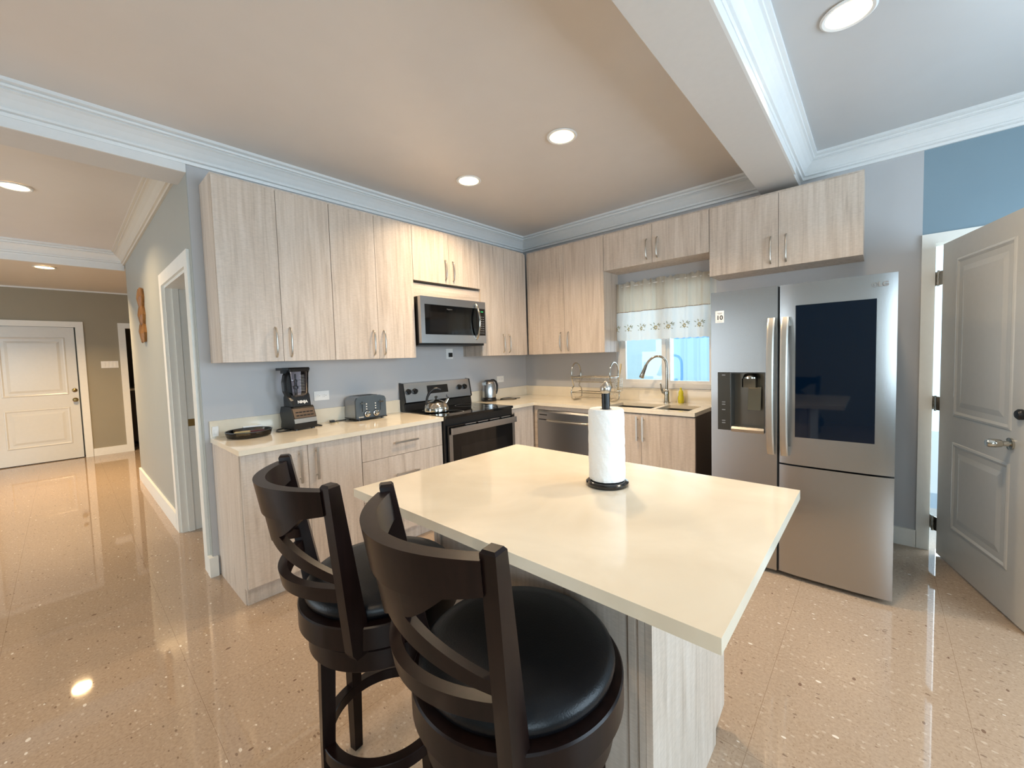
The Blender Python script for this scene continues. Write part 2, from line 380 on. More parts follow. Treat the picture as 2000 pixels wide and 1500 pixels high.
# far wall with front door and a second doorway
FDY0, FDY1 = -4.58, -3.665
us = [YB, FDY0, FDY1, -3.105, -2.3, -1.7]; vs = [0, 2.045, H+.1]
struct('wall_far', cells(us, vs, lambda i, j: j == 0 and i in (1, 3), XF-T, XF, mpA), M_FARWALL)
struct('wall_hall_return', B(-3.62, -3.48, -3.09, -1.7, 0, H), M_HALL)
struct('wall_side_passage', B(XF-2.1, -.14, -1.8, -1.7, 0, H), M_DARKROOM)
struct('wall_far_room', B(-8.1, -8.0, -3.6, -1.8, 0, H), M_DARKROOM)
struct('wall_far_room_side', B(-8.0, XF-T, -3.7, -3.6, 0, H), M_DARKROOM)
# right wall with two windows, rear wall with patio openings
us = [YB, -6.6, -4.6, -3.1, -.9, 0]; vs = [0, .75, 2.25, H+.1]
struct('wall_right', cells(us, vs, lambda i, j: j == 1 and i in (1, 3), XR, XR+T, mpA), M_BLUE)
us = [XF-T, -5.2, -3.0, -2.3, .1, XR+T]; vs = [0, .05, 2.25, H+.1]
struct('wall_rear', cells(us, vs, lambda i, j: j == 1 and i in (1, 3), YB-T, YB, mpB), M_FARWALL)
struct('ground_outside', B(-12, 14, YB-12, YB-.25, -.2, -.1), M_GROUND)
struct('ground_outside_back', B(-1, 14, 1.0, 6, -.2, -.1), M_GROUND)
# ceilings
BAX0, BAX1, BBX0, BBX1, ZBM = -.25, 0, 2.555, 2.80, 2.60
struct('ceiling', B(0, BBX0, YB, 0, H, H+.1), M_CEIL)
struct('ceiling_dining', B(BBX1, XR, YB, 0, H, H+.1), M_CEILR)
struct('ceiling_hall', B(-3.72, BAX0, YB, -1.7, H, H+.1), M_CEIL)
struct('ceiling_entry', B(XF-2.1, -3.72, YB, -1.7, 2.62, 2.75), mat('entry_ceiling_paint', (224, 214, 198), .4, ns=6))
struct('beam_hall', B(BAX0, BAX1, YB, -3.2505, ZBM, H+.1), M_BEAM)
struct('beam_dining', B(BBX0, BBX1, YB, 0, ZBM, H+.1), M_BEAM)
struct('trim_4', B(XF, XF+.02, YB, -1.8, 2.60, 2.62), M_CROWN)
# crown mouldings: profile (out, z)
CP = [(0, 2.652), (.016, 2.652), (.020, 2.668), (.016, 2.672), (.030, 2.676), (.032, 2.688), (.026, 2.692), (.036, 2.706), (.050, 2.728), (.070, 2.750), (.082, 2.758), (.078, 2.764), (.092, 2.768), (.094, 2.778), (.089, 2.782), (.110, 2.788), (.110, H), (0, H)]
def crown(name, path, nrm, m=None):
    """path of corner points (x,y); nrm = inward (room-side) offset direction for each point"""
    bm = bmn(); rings = []
    for (x, y), (nx, ny) in zip(path, nrm):
        rings.append([bm.verts.new((x+nx*o, y+ny*o, z)) for o, z in CP])
    for A, Bq in zip(rings, rings[1:]):
        for i in range(len(CP)): bm.faces.new((A[i], A[(i+1) % len(CP)], Bq[(i+1) % len(CP)], Bq[i]))
    bm.faces.new(rings[0]); bm.faces.new(rings[-1])
    return struct(name, bm, m or M_CROWN)
crown('trim_1', [(0, YB), (0, 0), (BBX0, 0)], [(1, 0), (1, -1), (0, -1)])
crown('trim_2', [(BBX1, YB), (BBX1, 0), (XR, 0), (XR, YB)], [(1, 0), (1, -1), (-1, -1), (-1, 0)])
crown('trim_3', [(BAX0, -3.25), (-3.72, -3.25)], [(0, -1), (0, -1)], mat('hall_crown_paint', (204, 195, 180), .35))
crown('trim_5', [(-3.72, -3.25), (-3.72, YB)], [(1, 0), (1, 0)])
struct('trim_6', B(-3.74, -3.705, YB, -3.25, ZBM-.01, 2.652), M_CROWN)
struct('trim_7', B(0, .012, YB, -3.2505, ZBM, 2.652), M_CROWN)
struct('trim_8', B(BBX1, BBX1+.012, YB, -.35, ZBM, 2.652), M_CROWN)
# baseboards
struct('baseboard_hall', B(-3.62, -1.17, -3.27, -3.2502, 0, .14), M_TRIM, bevel=.004)
bm = B(-.045, .022, -3.272, -3.2503, 0, .13); box(bm, .0006, .022, -3.2503, -3.224, 0, .13)
struct('baseboard_left', bm, M_TRIM)
struct('baseboard_far', B(XF, XF+.018, -3.575, -3.19, 0, .12), M_TRIM)
struct('baseboard_far_2', B(XF, XF+.018, YB, -4.67, 0, .12), M_TRIM)
struct('baseboard_back', B(3.34, 3.465, -.02, 0, 0, .12), M_TRIM)
struct('baseboard_back_right', B(4.53, XR, -.02, 0, 0, .12), M_TRIM)
struct('baseboard_right', B(XR-.018, XR, YB, -.02, 0, .12), M_TRIM)

def casing(name, u0, u1, z1, w, t, face, side, mp):
    """three-sided door casing around opening u0..u1 up to z1, standing on the wall face (w coordinate 'face', out by side*t)"""
    bm = bmn()
    us = [u0-w, u0, u1, u1+w]; vs = [0, z1, z1+w]
    a, b_ = face, face+side*t
    return cells(us, vs, lambda i, j: i == 1 and j == 0, min(a, b_), max(a, b_), mp, bm)

def molded_panel(bm, x0, x1, z0, z1, prof, y, sgn, fill=True):
    rings = []
    for ins, h in prof:
        rings.append([bm.verts.new((px, y+sgn*h, pz)) for px, pz in ((x0+ins, z0+ins), (x1-ins, z0+ins), (x1-ins, z1-ins), (x0+ins, z1-ins))])
    for A, Bq in zip(rings, rings[1:]):
        for i in range(4): bm.faces.new((A[i], A[(i+1) % 4], Bq[(i+1) % 4], Bq[i]))
    if fill: bm.faces.new(rings[-1])
PR = [(-.004, 0), (0, .004), (.010, .0065), (.018, .003), (.024, .0005), (.055, .0005), (.085, .006), (.088, .006)]
def door_leaf(Wd, Hd, panels):
    """leaf in local coords: x 0..W, face at y=0 (faces -y), thickness .042 towards +y"""
    bm = box(bmn(), 0, Wd, 0, .042, 0, Hd)
    for (a, b_, c, d) in panels:
        molded_panel(bm, a, b_, c, d, PR, 0, -1); molded_panel(bm, a, b_, c, d, PR, .042, 1)
    return bm
def place(bm, loc, rz):
    bm.transform(Matrix.Translation(Vector(loc)) @ Matrix.Rotation(rz, 4, 'Z')); return bm
def empty_struct(name, loc):
    o = bpy.data.objects.new(name, None); COL.objects.link(o); o.location = loc; o['kind'] = 'structure'; return o

# door_1: hallway doorway (casing and jambs)
d1 = empty_struct('door_1', (-.61, -3.25, 0))
obj('casing', casing('c', -1.075, -.15, 2.045, .095, .018, -3.2502, -1, mpB), M_TRIM, d1)
bm = B(-1.075, -1.055, -3.25, -3.07, 0, 2.045); box(bm, -.17, -.15, -3.25, -3.07, 0, 2.045); box(bm, -1.055, -.17, -3.25, -3.07, 2.025, 2.045)
box(bm, -1.055, -1.043, -3.205, -3.165, 0, 2.025)
obj('jamb', bm, M_TRIM, d1)
obj('strike_plate', B(-1.0555, -1.052, -3.160, -3.115, .885, .945), M_BRASS, d1)
# door_2: front door in the far wall
d2 = empty_struct('door_2', (XF, (FDY0+FDY1)/2, 0))
obj('casing', casing('c', FDY0, FDY1, 2.045, .085, .02, XF, 1, mpA), M_TRIM, d2)
leaf = door_leaf(.898, 2.03, [(.15, .79, 1.00, 1.87), (.15, .79, .24, .80)])
place(leaf, (XF-.02, FDY0, .012), PI/2)    # local x -> +y, local -y -> +x
obj('door_panel', leaf, M_DOOR, d2)
obj('threshold', B(XF-.12, XF-.065, FDY0, FDY1, .0005, .03), M_DKWOOD, d2)
bm = lathe(bmn(), [(.033, 0), (.033, .006), (.022, .012), (.012, .03), (.026, .045), (.028, .06), (.018, .072), (0, .074)], (XF-.02, -3.725, .92), 20, axis='X')
obj('door_knob', bm, M_BRASS, d2, smooth=True)
bm = lathe(bmn(), [(.03, 0), (.03, .01), (.02, .018), (0, .02)], (XF-.02, -3.725, 1.07), 20, axis='X')
obj('deadbolt', bm, M_BRASS, d2, smooth=True)
# second doorway on the far wall
d4 = empty_struct('door_4', (XF, -2.7, 0))
obj('casing', casing('c', -3.105, -2.3, 2.045, .085, .02, XF, 1, mpA), M_TRIM, d4)
# door_3: white door swung open on the right
d3 = empty_struct('door_3', ((DX0+DX1)/2, 0, 0))
obj('casing', casing('c', DX0, DX1, DZ, .064, .02, 0, -1, mpB), M_TRIM, d3)
bm = B(DX0-.01, DX0+.003, 0, T+.02, 0, DZ); box(bm, DX1-.018, DX1, 0, T+.02, 0, DZ); box(bm, DX0+.003, DX1-.018, 0, T+.02, DZ-.018, DZ)
obj('jamb', bm, M_TRIM, d3)
lo = Vector((3.557, -.070, .012)); dirv = (Vector((3.783, -.868, .012))-lo).normalized()
ANG = math.atan2(dirv.y, dirv.x); nrm = Vector((math.sin(ANG), -math.cos(ANG), 0))
leaf = place(door_leaf(.86, 2.005, [(.176, .70, .94, 1.88), (.176, .70, .235, .77)]), lo, ANG)
obj('door_panel', leaf, mat('shaded_white_door_paint', (188, 187, 182), .2), d3)  # same white paint as the front door, shade of this side painted in
for z in (.20, 1.0, 1.81):
    kx, ky = 3.541, -.040
    hb = lathe(bmn(), [(.007, -.05), (.007, .05)], (kx, ky, z), 12)
    for k in (-.03, 0, .03): lathe(hb, [(.009, k-.008), (.009, k+.008)], (kx, ky, z), 12)
    prism(hb, [(kx-.003, ky), (kx+.003, ky), (DX0+.003, .02), (DX0-.002, .02)], 2, z-.045, z+.045)
    prism(hb, [(kx, ky-.003), (kx, ky+.003), (lo.x+.012, lo.y+.01), (lo.x+.008, lo.y)], 2, z-.045, z+.045)
    obj('hinge', hb, M_CHROME, d3)
def on_door(q, z): p = lo+dirv*q; return Vector((p.x, p.y, z))
RD = Matrix.Rotation(math.atan2(nrm.y, nrm.x), 4, 'Z')
hb = lathe(bmn(), [(.03, 0), (.03, .008), (.014, .012), (.012, .03), (.019, .036), (.022, .055), (.021, .078), (.016, .088), (0, .089)], (0, 0, 0), 20, axis='X')
hb.transform(Matrix.Translation(on_door(.705, .885)) @ RD); obj('door_knob', hb, M_CHROME, d3, smooth=True)
hb = lathe(bmn(), [(.026, 0), (.026, .012), (.018, .02), (0, .021)], (0, 0, 0), 20, axis='X')
hb.transform(Matrix.Translation(on_door(.775, 1.04)) @ RD); obj('deadbolt', hb, M_BLACK, d3, smooth=True)

# kitchen window: sliding, white frame
w1 = empty_struct('window_1', ((WX0+WX1)/2, 0, WZ0))
fr = cells([WX0, WX0+.045, WX1-.045, WX1], [WZ0, WZ0+.05, WZ1-.04, WZ1], lambda i, j: i == 1 and j == 1, .03, .10, mpB)
obj('window_frame', fr, M_WHITEPL, w1)
MX = 1.735
sh = cells([WX0+.045, WX0+.085, MX-.04, MX], [WZ0+.05, WZ0+.085, WZ1-.075, WZ1-.04], lambda i, j: i == 1 and j == 1, .035, .06, mpB)
sa = obj('sash', sh, M_WHITEPL, w1)
obj('pane', B(WX0+.085, MX-.04, .045, .049, WZ0+.085, WZ1-.075), M_GLASS, sa)
sh = cells([MX-.005, MX+.03, WX1-.08, WX1-.045], [WZ0+.05, WZ0+.075, WZ1-.075, WZ1-.04], lambda i, j: i == 1 and j == 1, .064, .088, mpB)
sa = obj('sash', sh, M_WHITEPL, w1)
obj('pane', B(MX+.03, WX1-.08, .074, .078, WZ0+.075, WZ1-.075), M_GLASS, sa)
obj('window_sill', B(WX0, WX1, -.012, .03, WZ0-.008, WZ0), M_QUARTZ, w1)
# big windows of the right wall and the patio openings (frames)
for i, (a, b_) in enumerate(((-6.6, -4.6), (-3.1, -.9))):
    wn = empty_struct('window_%d' % (i+2), (XR, (a+b_)/2, .75))
    m_ = (a+b_)/2
    obj('window_frame', cells([a, a+.05, m_-.03, m_+.03, b_-.05, b_], [.75, .80, 2.20, 2.25], lambda i, j: j == 1 and i in (1, 3), XR+.03, XR+.08, mpA), M_WHITEPL, wn)
for i, (a, b_) in enumerate(((-5.2, -3.0), (-2.3, .1))):
    wn = empty_struct('window_%d' % (i+4), ((a+b_)/2, YB, 0))
    m_ = (a+b_)/2
    obj('window_frame', cells([a, a+.05, m_-.04, m_+.04, b_-.05, b_], [.05, .1, 2.2, 2.25], lambda i, j: j == 1 and i in (1, 3), YB-.08, YB-.03, mpB), M_WHITEPL, wn)

# outside the kitchen window
o = obj('neighbour_wall', B(-1.6, 1.10, 1.6, 1.8, 0-.1, 2.4), M_OUTW); tag(o, 'pale blue-green neighbouring wall outside the kitchen window', 'wall')
bm = bmn(); pts = []
x = 1.12
while x < 3.3:
    pts += [(x, 1.9), (x+.03, 1.86), (x+.11, 1.86), (x+.14, 1.9)]; x += .17
pts += [(x, 1.9), (x, 1.95), (1.12, 1.95)]
prism(bm, pts, 2, -.1, 2.6)
o = obj('metal_siding', bm, M_OUTB); tag(o, 'blue corrugated metal siding outside the kitchen window', 'siding')

# ------------------------------------------------------------------ recessed lamps
def lamp(x, y, z, power, label, col=None):
    t = thing('recessed_downlight', label, 'ceiling light', (x, y, z))
    bm = lathe(bmn(), [(.078, -.002), (.092, -.002), (.098, -.0075), (.090, -.013), (.078, -.010)], (x, y, z), 40, closed=True)
    obj('trim_ring', bm, M_CROWN, t, smooth=True)
    obj('diffuser', lathe(bmn(), [(.0775, -.002), (.0775, -.0085), (0, -.009)], (x, y, z), 40), M_GLOW, t)
    a = area('downlight', (x, y, z-.02), (0, 0, 0), .15, .15, power, col or LAMP, 'DISK', 2.35)
    return t
lamp(1.714, -1.600, H, 20, 'round recessed downlight in the kitchen ceiling, nearer to the beam')
lamp(.805, -1.590, H, 20, 'round recessed downlight in the kitchen ceiling above the microwave')
lamp(3.141, -1.530, H, 15, 'round recessed downlight in the ceiling in front of the refrigerator')
lamp(-1.684, -4.0, H, 26, 'round recessed downlight in the hallway ceiling past the crown moulding', (1, .72, .42))
lamp(-4.14, -3.905, 2.62, 70, 'round recessed downlight in the low entry ceiling before the front door', (1, .68, .35))
lamp(3.141, -4.6, H, 11, 'round recessed downlight in the dining ceiling above the camera')
lamp(1.2, -5.2, H, 11, 'round recessed downlight in the kitchen ceiling behind the camera')

# ------------------------------------------------------------------ cabinets
def bar_handle(parent, p0, p1, out, r=.006, name='handle', curved=False):
    """bar pull between p0 and p1 standing off along 'out'"""
    p0, p1, out = Vector(p0), Vector(p1), Vector(out).normalized(); d = (p1-p0).normalized(); L = (p1-p0).length
    bm = bmn()
    side = d.cross(out)
    def bx(c, hd, hs, ho):
        vs = []
        for a in (-1, 1):
            for b_ in (-1, 1):
                for e in (-1, 1): vs.append(bm.verts.new(c+d*a*hd+side*b_*hs+out*e*ho))
        for f in ((0, 1, 3, 2), (4, 6, 7, 5), (0, 4, 5, 1), (2, 3, 7, 6), (0, 2, 6, 4), (1, 5, 7, 3)): bm.faces.new([vs[i] for i in f])
    if curved:
        pts = [p0+d*L*t+out*(.004+.026*math.sin(PI*min(1, max(0, t)))**.28) for t in [i/14 for i in range(15)]]
        tube(bm, pts, [.0052+.0015*math.sin(PI*i/14) for i in range(15)], 10)
    else:
        bx((p0+p1)/2+out*.028, L/2, .0065, .0045)
        for t in (.12, .88):
            c = p0+d*L*t; tube(bm, [c-out*.002, c+out*.026], .0048, 10)
    return obj(name, bm, M_NICKEL, parent, smooth=curved)

DU, ZB, ZT = .291, 1.4035, 2.524
G = .0015
def cab_A(name, label, y0, y1, ym, z0, z1, depth=DU, handles='low', cat='cabinet', group=None):
    """upper cabinet on the left wall, y0<y1 (y increasing to the corner)"""
    t = thing(name, label, cat, (depth/2, (y0+y1)/2, z0), group=group)
    cells_b = B(.001, depth-.019, y0, y1, z0, z1+.018)
    obj('body', cells_b, M_WOOD, t)
    for a, b_, s in ((y0, ym, 1), (ym, y1, -1)):
        d = obj('door', B(depth-.018, depth, a+G, b_-G, z0, z1), M_WOOD, t, bevel=.001)
        yh = b_-.045 if s == 1 else a+.045
        zz = (1.432, 1.628) if handles == 'low' else (z0+.035, z0+.215)
        bar_handle(d, (depth, yh, zz[0]), (depth, yh, zz[1]), (1, 0, 0), curved=True)
    return t
def cab_B(name, label, x0, x1, xm, z0, z1, zz, depth=DU):
    t = thing(name, label, 'cabinet', ((x0+x1)/2, -depth/2, z0))
    obj('body', B(x0, x1, -depth+.019, -.001, z0, z1+.018), M_WOOD, t)
    for a, b_, s in ((x0, xm, 1), (xm, x1, -1)):
        d = obj('door', B(a+G, b_-G, -depth, -depth+.018, z0, z1), M_WOOD, t, bevel=.001)
        xh = b_-.048 if s == 1 else a+.048
        bar_handle(d, (xh, -depth, zz[0]), (xh, -depth, zz[1]), (0, -1, 0), curved=True)
    return t
cab_A('wall_cabinet', 'tall light oak wall cabinet at the left end above the blender', -3.188, -2.4975, -2.844, ZB, ZT)
cab_A('wall_cabinet', 'tall light oak wall cabinet between the left end cabinet and the microwave', -2.496, -1.799, -2.146, ZB, ZT)
t = cab_A('wall_cabinet', 'short light oak wall cabinet directly above the microwave', -1.7975, -1.015, -1.405, 2.07, ZT, handles='high')
obj('lower_panel', B(.001, DU-.022, -1.7975, -1.015, 1.93, 2.05), M_WOODH, t)
cab_A('wall_cabinet', 'narrow tall light oak wall cabinet between microwave and corner', -1.0135, -.310, -.660, ZB, ZT)
t = thing('wall_cabinet', 'tall light oak corner wall cabinet above the dish rack', 'cabinet', (.8, -.15, ZB))
obj('body', B(DU+.004, 1.265, -DU+.019, -.001, ZB, ZT+.018), M_WOOD, t)
obj('filler_strip', B(DU+.004, .322, -DU+.004, -DU+.018, ZB, ZT), M_WOOD, t)
for a, b_, s in ((.324, .796, 1), (.796, 1.265, -1)):
    d = obj('door', B(a+G, b_-G, -DU, -DU+.018, ZB, ZT), M_WOOD, t, bevel=.001)
    xh = b_-.048 if s == 1 else a+.048
    bar_handle(d, (xh, -DU, 1.432), (xh, -DU, 1.630), (0, -1, 0), curved=True)
cab_B('wall_cabinet', 'short light oak wall cabinet over the curtained window', 1.2665, 2.2255, 1.7495, 2.1865, ZT, (2.222, 2.40))
cab_B('wall_cabinet', 'light oak wall cabinet above the refrigerator', 2.227, 3.175, 2.702, 1.989, ZT, (2.018, 2.215))

ZC, ZU = .915, .885
def base_drawer_front(t, y0, y1, z0, z1, hl):
    d = obj('drawer', B(.60, .62, y0+G, y1-G, z0, z1), M_WOODH if False else M_WOOD, t, bevel=.001)
    yc = (y0+y1)/2; bar_handle(d, (.62, yc-hl/2, (z0+z1)/2), (.62, yc+hl/2, (z0+z1)/2), (1, 0, 0))
t = thing('base_cabinet', 'light oak base cabinet with two doors and three drawers, left of the range', 'cabinet', (.3, -2.52, 0))
bm = B(.001, .60, -3.195, -1.812, .10, ZU-.0005); box(bm, .001, .555, -3.195, -1.812, 0, .10)
prism(bm, [(-3.213, 0), (-3.195, 0)], 0, 0, 0) if False else None
obj('body', bm, M_WOOD, t)
sp = bmn(); prism(sp, [(.001, 0), (.555, 0), (.555, .10), (.60, .10), (.60, ZU-.0005), (.001, ZU-.0005)], 1, -3.213, -3.196)
obj('side_panel', sp, M_WOOD, t)
obj('toe_kick', B(.5555, .568, -3.205, -1.812, 0, .10), M_WOOD, t)
for a, b_, s in ((-3.21, -2.853, 1), (-2.853, -2.504, -1)):
    d = obj('door', B(.60, .62, a+G, b_-G, .115, ZU-.006), M_WOOD, t, bevel=.001)
    yh = b_-.05 if s == 1 else a+.05
    bar_handle(d, (.62, yh, .655), (.62, yh, .858), (1, 0, 0))
for z0, z1 in ((.690, .879), (.405, .687), (.115, .402)): base_drawer_front(t, -2.502, -1.812, z0, z1, .20)

t = thing('base_cabinet', 'narrow light oak base cabinet in the corner right of the range', 'cabinet', (.3, -.8, 0))
bm = B(.001, .60, -.993, -.001, .10, ZU-.0005); box(bm, .001, .555, -.993, -.001, 0, .10)
obj('body', bm, M_WOOD, t)
d = obj('door', B(.60, .62, -.992, -.648, .115, ZU-.006), M_WOOD, t, bevel=.001)
bar_handle(d, (.62, -.966, .655), (.62, -.966, .846), (1, 0, 0))
t = thing('base_cabinet', 'light oak sink base cabinet with two doors beneath the window', 'cabinet', (1.75, -.3, 0))
bm = cells([1.303, 1.40, 2.165, 2.205], [-.60, -.59, -.2, -.001], lambda i, j: i == 1 and j == 1, .60, ZU-.0005, lambda u, v, w: (u, v, w)); box(bm, 1.303, 2.205, -.60, -.001, .10, .60); box(bm, 1.303, 2.205, -.54, -.001, 0, .10)
obj('body', bm, M_WOOD, t)
obj('side_panel', B(2.2055, 2.2195, -.615, -.001, 0, ZU-.0005), M_SHADEPANEL, t, label='side panel with the refrigerator shadow painted dark brown')
for a, b_, s in ((1.304, 1.784, 1), (1.784, 2.219, -1)):
    d = obj('door', B(a+G, b_-G, -.635, -.616, .115, ZU-.010), M_WOOD, t, bevel=.001)
    xh = b_-.030 if s == 1 else a+.022
    bar_handle(d, (xh, -.635, .650), (xh, -.635, .855), (0, -1, 0))
t = thing('filler_panel', 'light oak filler panel framing the dishwasher top and left', 'panel', (.95, -.6, 0))
bm = B(.6205, .672, -.618, -.60, .10, ZU-.0005); box(bm, .672, 1.302, -.618, -.60, .842, ZU-.0005)
t2 = obj('panel_board', bm, M_WOODH, t)

# dishwasher
t = thing('dishwasher', 'stainless steel dishwasher under the worktop, partly behind the paper towel roll', 'dishwasher', (.985, -.33, 0))
obj('tub', B(.674, 1.298, -.598, -.03, .0, .838), M_GREYPL, t)
dd = obj('door', B(.676, 1.296, -.640, -.599, .10, .742), M_STEEL, t, bevel=.004)
pts = [(-.640, .752), (-.640, .820), (-.628, .838), (-.599, .838), (-.599, .752)]
cp = obj('control_panel', prism(bmn(), pts, 0, .676, 1.296), M_STEEL, t)
obj('vent_slot', B(.705, .80, -.6408, -.6402, .790, .800), M_BLACK, cp)
bm = bmn(); tube(bm, [(.80+.49*i/12, -.640-.026*math.sin(PI*i/12)**.5, .742) for i in range(13)], .011, 10)
obj('handle', bm, M_NICKEL, dd, smooth=True)
obj('toe_kick', B(.676, 1.296, -.56, -.54, 0, .095), M_BLACK, t)

# worktops
wt = cells([0.0005, .6445], [-3.221, -1.8095], lambda i, j: False, ZU, ZC, lambda u, v, w: (u, v, w))
o = center_origin(obj('worktop', wt, M_QUARTZ, bevel=.003)); tag(o, 'cream quartz worktop left of the range under blender and toaster', 'worktop')
SX0, SXM0, SXM1, SX1, SY0, SY1 = 1.42, 1.835, 1.875, 2.145, -.555, -.235
us = [.0005, .6445, SX0, SXM0, SXM1, SX1, 2.2205]; vs = [-.996, -.6445, SY0, SY0+.05, SY1, -.0005]
def hole(i, j):
    if j == 0: return i > 0
    if i == 2 and j in (2, 3): return True
    if i == 2 and j == 3: return True
    if i == 4 and j in (2, 3): return True
    return False
wt = cells(us, vs, hole, ZU, ZC, lambda u, v, w: (u, v, w))
o = center_origin(obj('worktop', wt, M_QUARTZ, bevel=.003)); tag(o, 'L-shaped cream quartz worktop around the corner with the sink cut in', 'worktop')
for name, b_, lab in (('backsplash', (.0005, .02, -3.221, -1.8095, ZC+.0003, 1.025), 'low cream quartz backsplash behind blender and toaster'),
                      ('backsplash', (.0005, .02, -.996, -.0205, ZC+.0003, 1.025), 'low cream quartz backsplash behind the electric kettle'),
                      ('backsplash', (.0005, 2.2205, -.02, -.0005, ZC+.0003, 1.025), 'low cream quartz backsplash below the kitchen window')):
    o = center_origin(obj(name, B(*b_), M_QUARTZ, bevel=.002)); tag(o, lab, 'backsplash')
# sink
t = thing('kitchen_sink', 'undermount stainless double bowl sink below the window', 'sink', (1.78, -.38, .70))
for nm, a, b_, dp in (('bowl', SX0, SXM0, .18), ('bowl', SXM1, SX1, .15)):
    bm = bmn(); y0, y1 = SY0+.05, SY1
    for (x0_, x1_, y0_, y1_) in ((a-.012, a, y0-.012, y1+.012), (b_, b_+.012, y0-.012, y1+.012), (a, b_, y0-.012, y0), (a, b_, y1, y1+.012)): box(bm, x0_, x1_, y0_, y1_, ZU-dp, ZU-.001)
    box(bm, a, b_, y0, y1, ZU-dp, ZU-dp+.004)
    bw = obj(nm, bm, M_SINK, t)
    obj('drain', lathe(bmn(), [(.04, 0), (.038, .004), (.02, .003), (0, .002)], ((a+b_)/2, (y0+y1)/2, ZU-dp+.004), 20), M_CHROME, bw)
# faucet
FX, FY = 1.80, -.115
t = thing('kitchen_faucet', 'tall gooseneck chrome kitchen faucet in front of the window', 'faucet', (FX, FY, ZC))
obj('base', lathe(bmn(), [(.030, .0005), (.030, .008), (.024, .014), (.022, .07), (.024, .10), (.020, .118), (.014, .128)], (FX, FY, ZC), 24), M_CHROME, t, smooth=True)
nk = smooth_pts([(FX, FY, ZC+.12), (FX+.003, FY, 1.14), (FX+.004, FY, 1.235), (FX-.004, FY-.004, 1.300), (FX-.032, FY-.010, 1.337), (FX-.075, FY-.018, 1.350), (FX-.118, FY-.026, 1.338), (FX-.155, FY-.034, 1.305), (FX-.180, FY-.040, 1.262)], 5)
obj('gooseneck', tube(bmn(), nk, .0120, 14), M_CHROME, t, smooth=True)
e = Vector(nk[-1]); dv = Vector((-.040, -.008, -.105)).normalized()
obj('spray_head', tube(bmn(), [e-dv*.012, e+dv*.03, e+dv*.07, e+dv*.115, e+dv*.122], [.0135, .0165, .019, .024, .020], 18), M_CHROME, t, smooth=True)
obj('lever', tube(bmn(), [(FX-.018, FY, 1.00), (FX-.034, FY-.01, 1.015), (FX-.042, FY-.02, 1.05), (FX-.046, FY-.028, 1.10)], [.013, .013, .009, .006], 12), M_CHROME, t, smooth=True)
# soap
t = thing('dish_soap_bottle', 'small yellow dish soap bottle beside the faucet', 'bottle', (1.915, -.075, ZC))
obj('bottle', lathe(bmn(), [(.022, .0005), (.026, .006), (.027, .05), (.020, .075), (.022, .09), (.018, .112), (.009, .125)], (1.915, -.075, ZC), 20), M_SOAP, t, smooth=True)
obj('cap', lathe(bmn(), [(.009, .1255), (.009, .138), (.006, .142), (0, .142)], (1.915, -.075, ZC), 14), M_SOAP, t, smooth=True)

# curtain
CY = -.045
t = thing('window_valance', 'gathered cream and white valance curtain with embroidered flowers over the window', 'curtain', (1.70, CY, 1.515))
def fold(x, z):
    k = (2.05-z)/.54
    return CY+.020*(.35+.65*k)*math.sin(x*38+1.6*math.sin(x*9))+.007*math.sin(x*91+k*2)*(1.1-k*.6)
def drape(z0, z1, nz, scal=False, ruffle=False):
    bm = bmn(); nx = 220; g = []
    for i in range(nx+1):
        x = 1.243+(2.158-1.243)*i/nx; row = []
        for j in range(nz+1):
            z = z0+(z1-z0)*j/nz
            if scal and j == 0: z -= .007*abs(math.sin(x*52))
            if ruffle and j == nz: z += .010*math.sin(x*70+math.sin(x*31)*2)
            row.append(bm.verts.new((x, fold(x, z)-(.004*math.sin(x*150) if ruffle else 0), z)))
        g.append(row)
    for i in range(nx):
        for j in range(nz): bm.faces.new((g[i][j], g[i+1][j], g[i+1][j+1], g[i][j+1]))
    bmesh.ops.solidify(bm, geom=bm.faces, thickness=.0012)
    return bm
obj('heading', drape(1.797, 2.088, 14, ruffle=True), M_CLOTHB, t, smooth=True, autos=1.2)
bd = obj('border', drape(1.517, 1.7968, 12, scal=True), M_CLOTHW, t, smooth=True, autos=1.2)
def strip(z0, z1, off):
    bm = bmn(); nx = 220; pv = None
    for i in range(nx+1):
        x = 1.243+(2.158-1.243)*i/nx; y = fold(x, z0)-off
        c = [bm.verts.new((x, y, z0)), bm.verts.new((x, y, z1)), bm.verts.new((x, y+.001, z1)), bm.verts.new((x, y+.001, z0))]
        if pv:
            for k in range(4): bm.faces.new((pv[k], c[k], c[(k+1) % 4], pv[(k+1) % 4]))
        pv = c
    return bm
obj('seam', strip(1.793, 1.799, .003), M_STITCH, t)
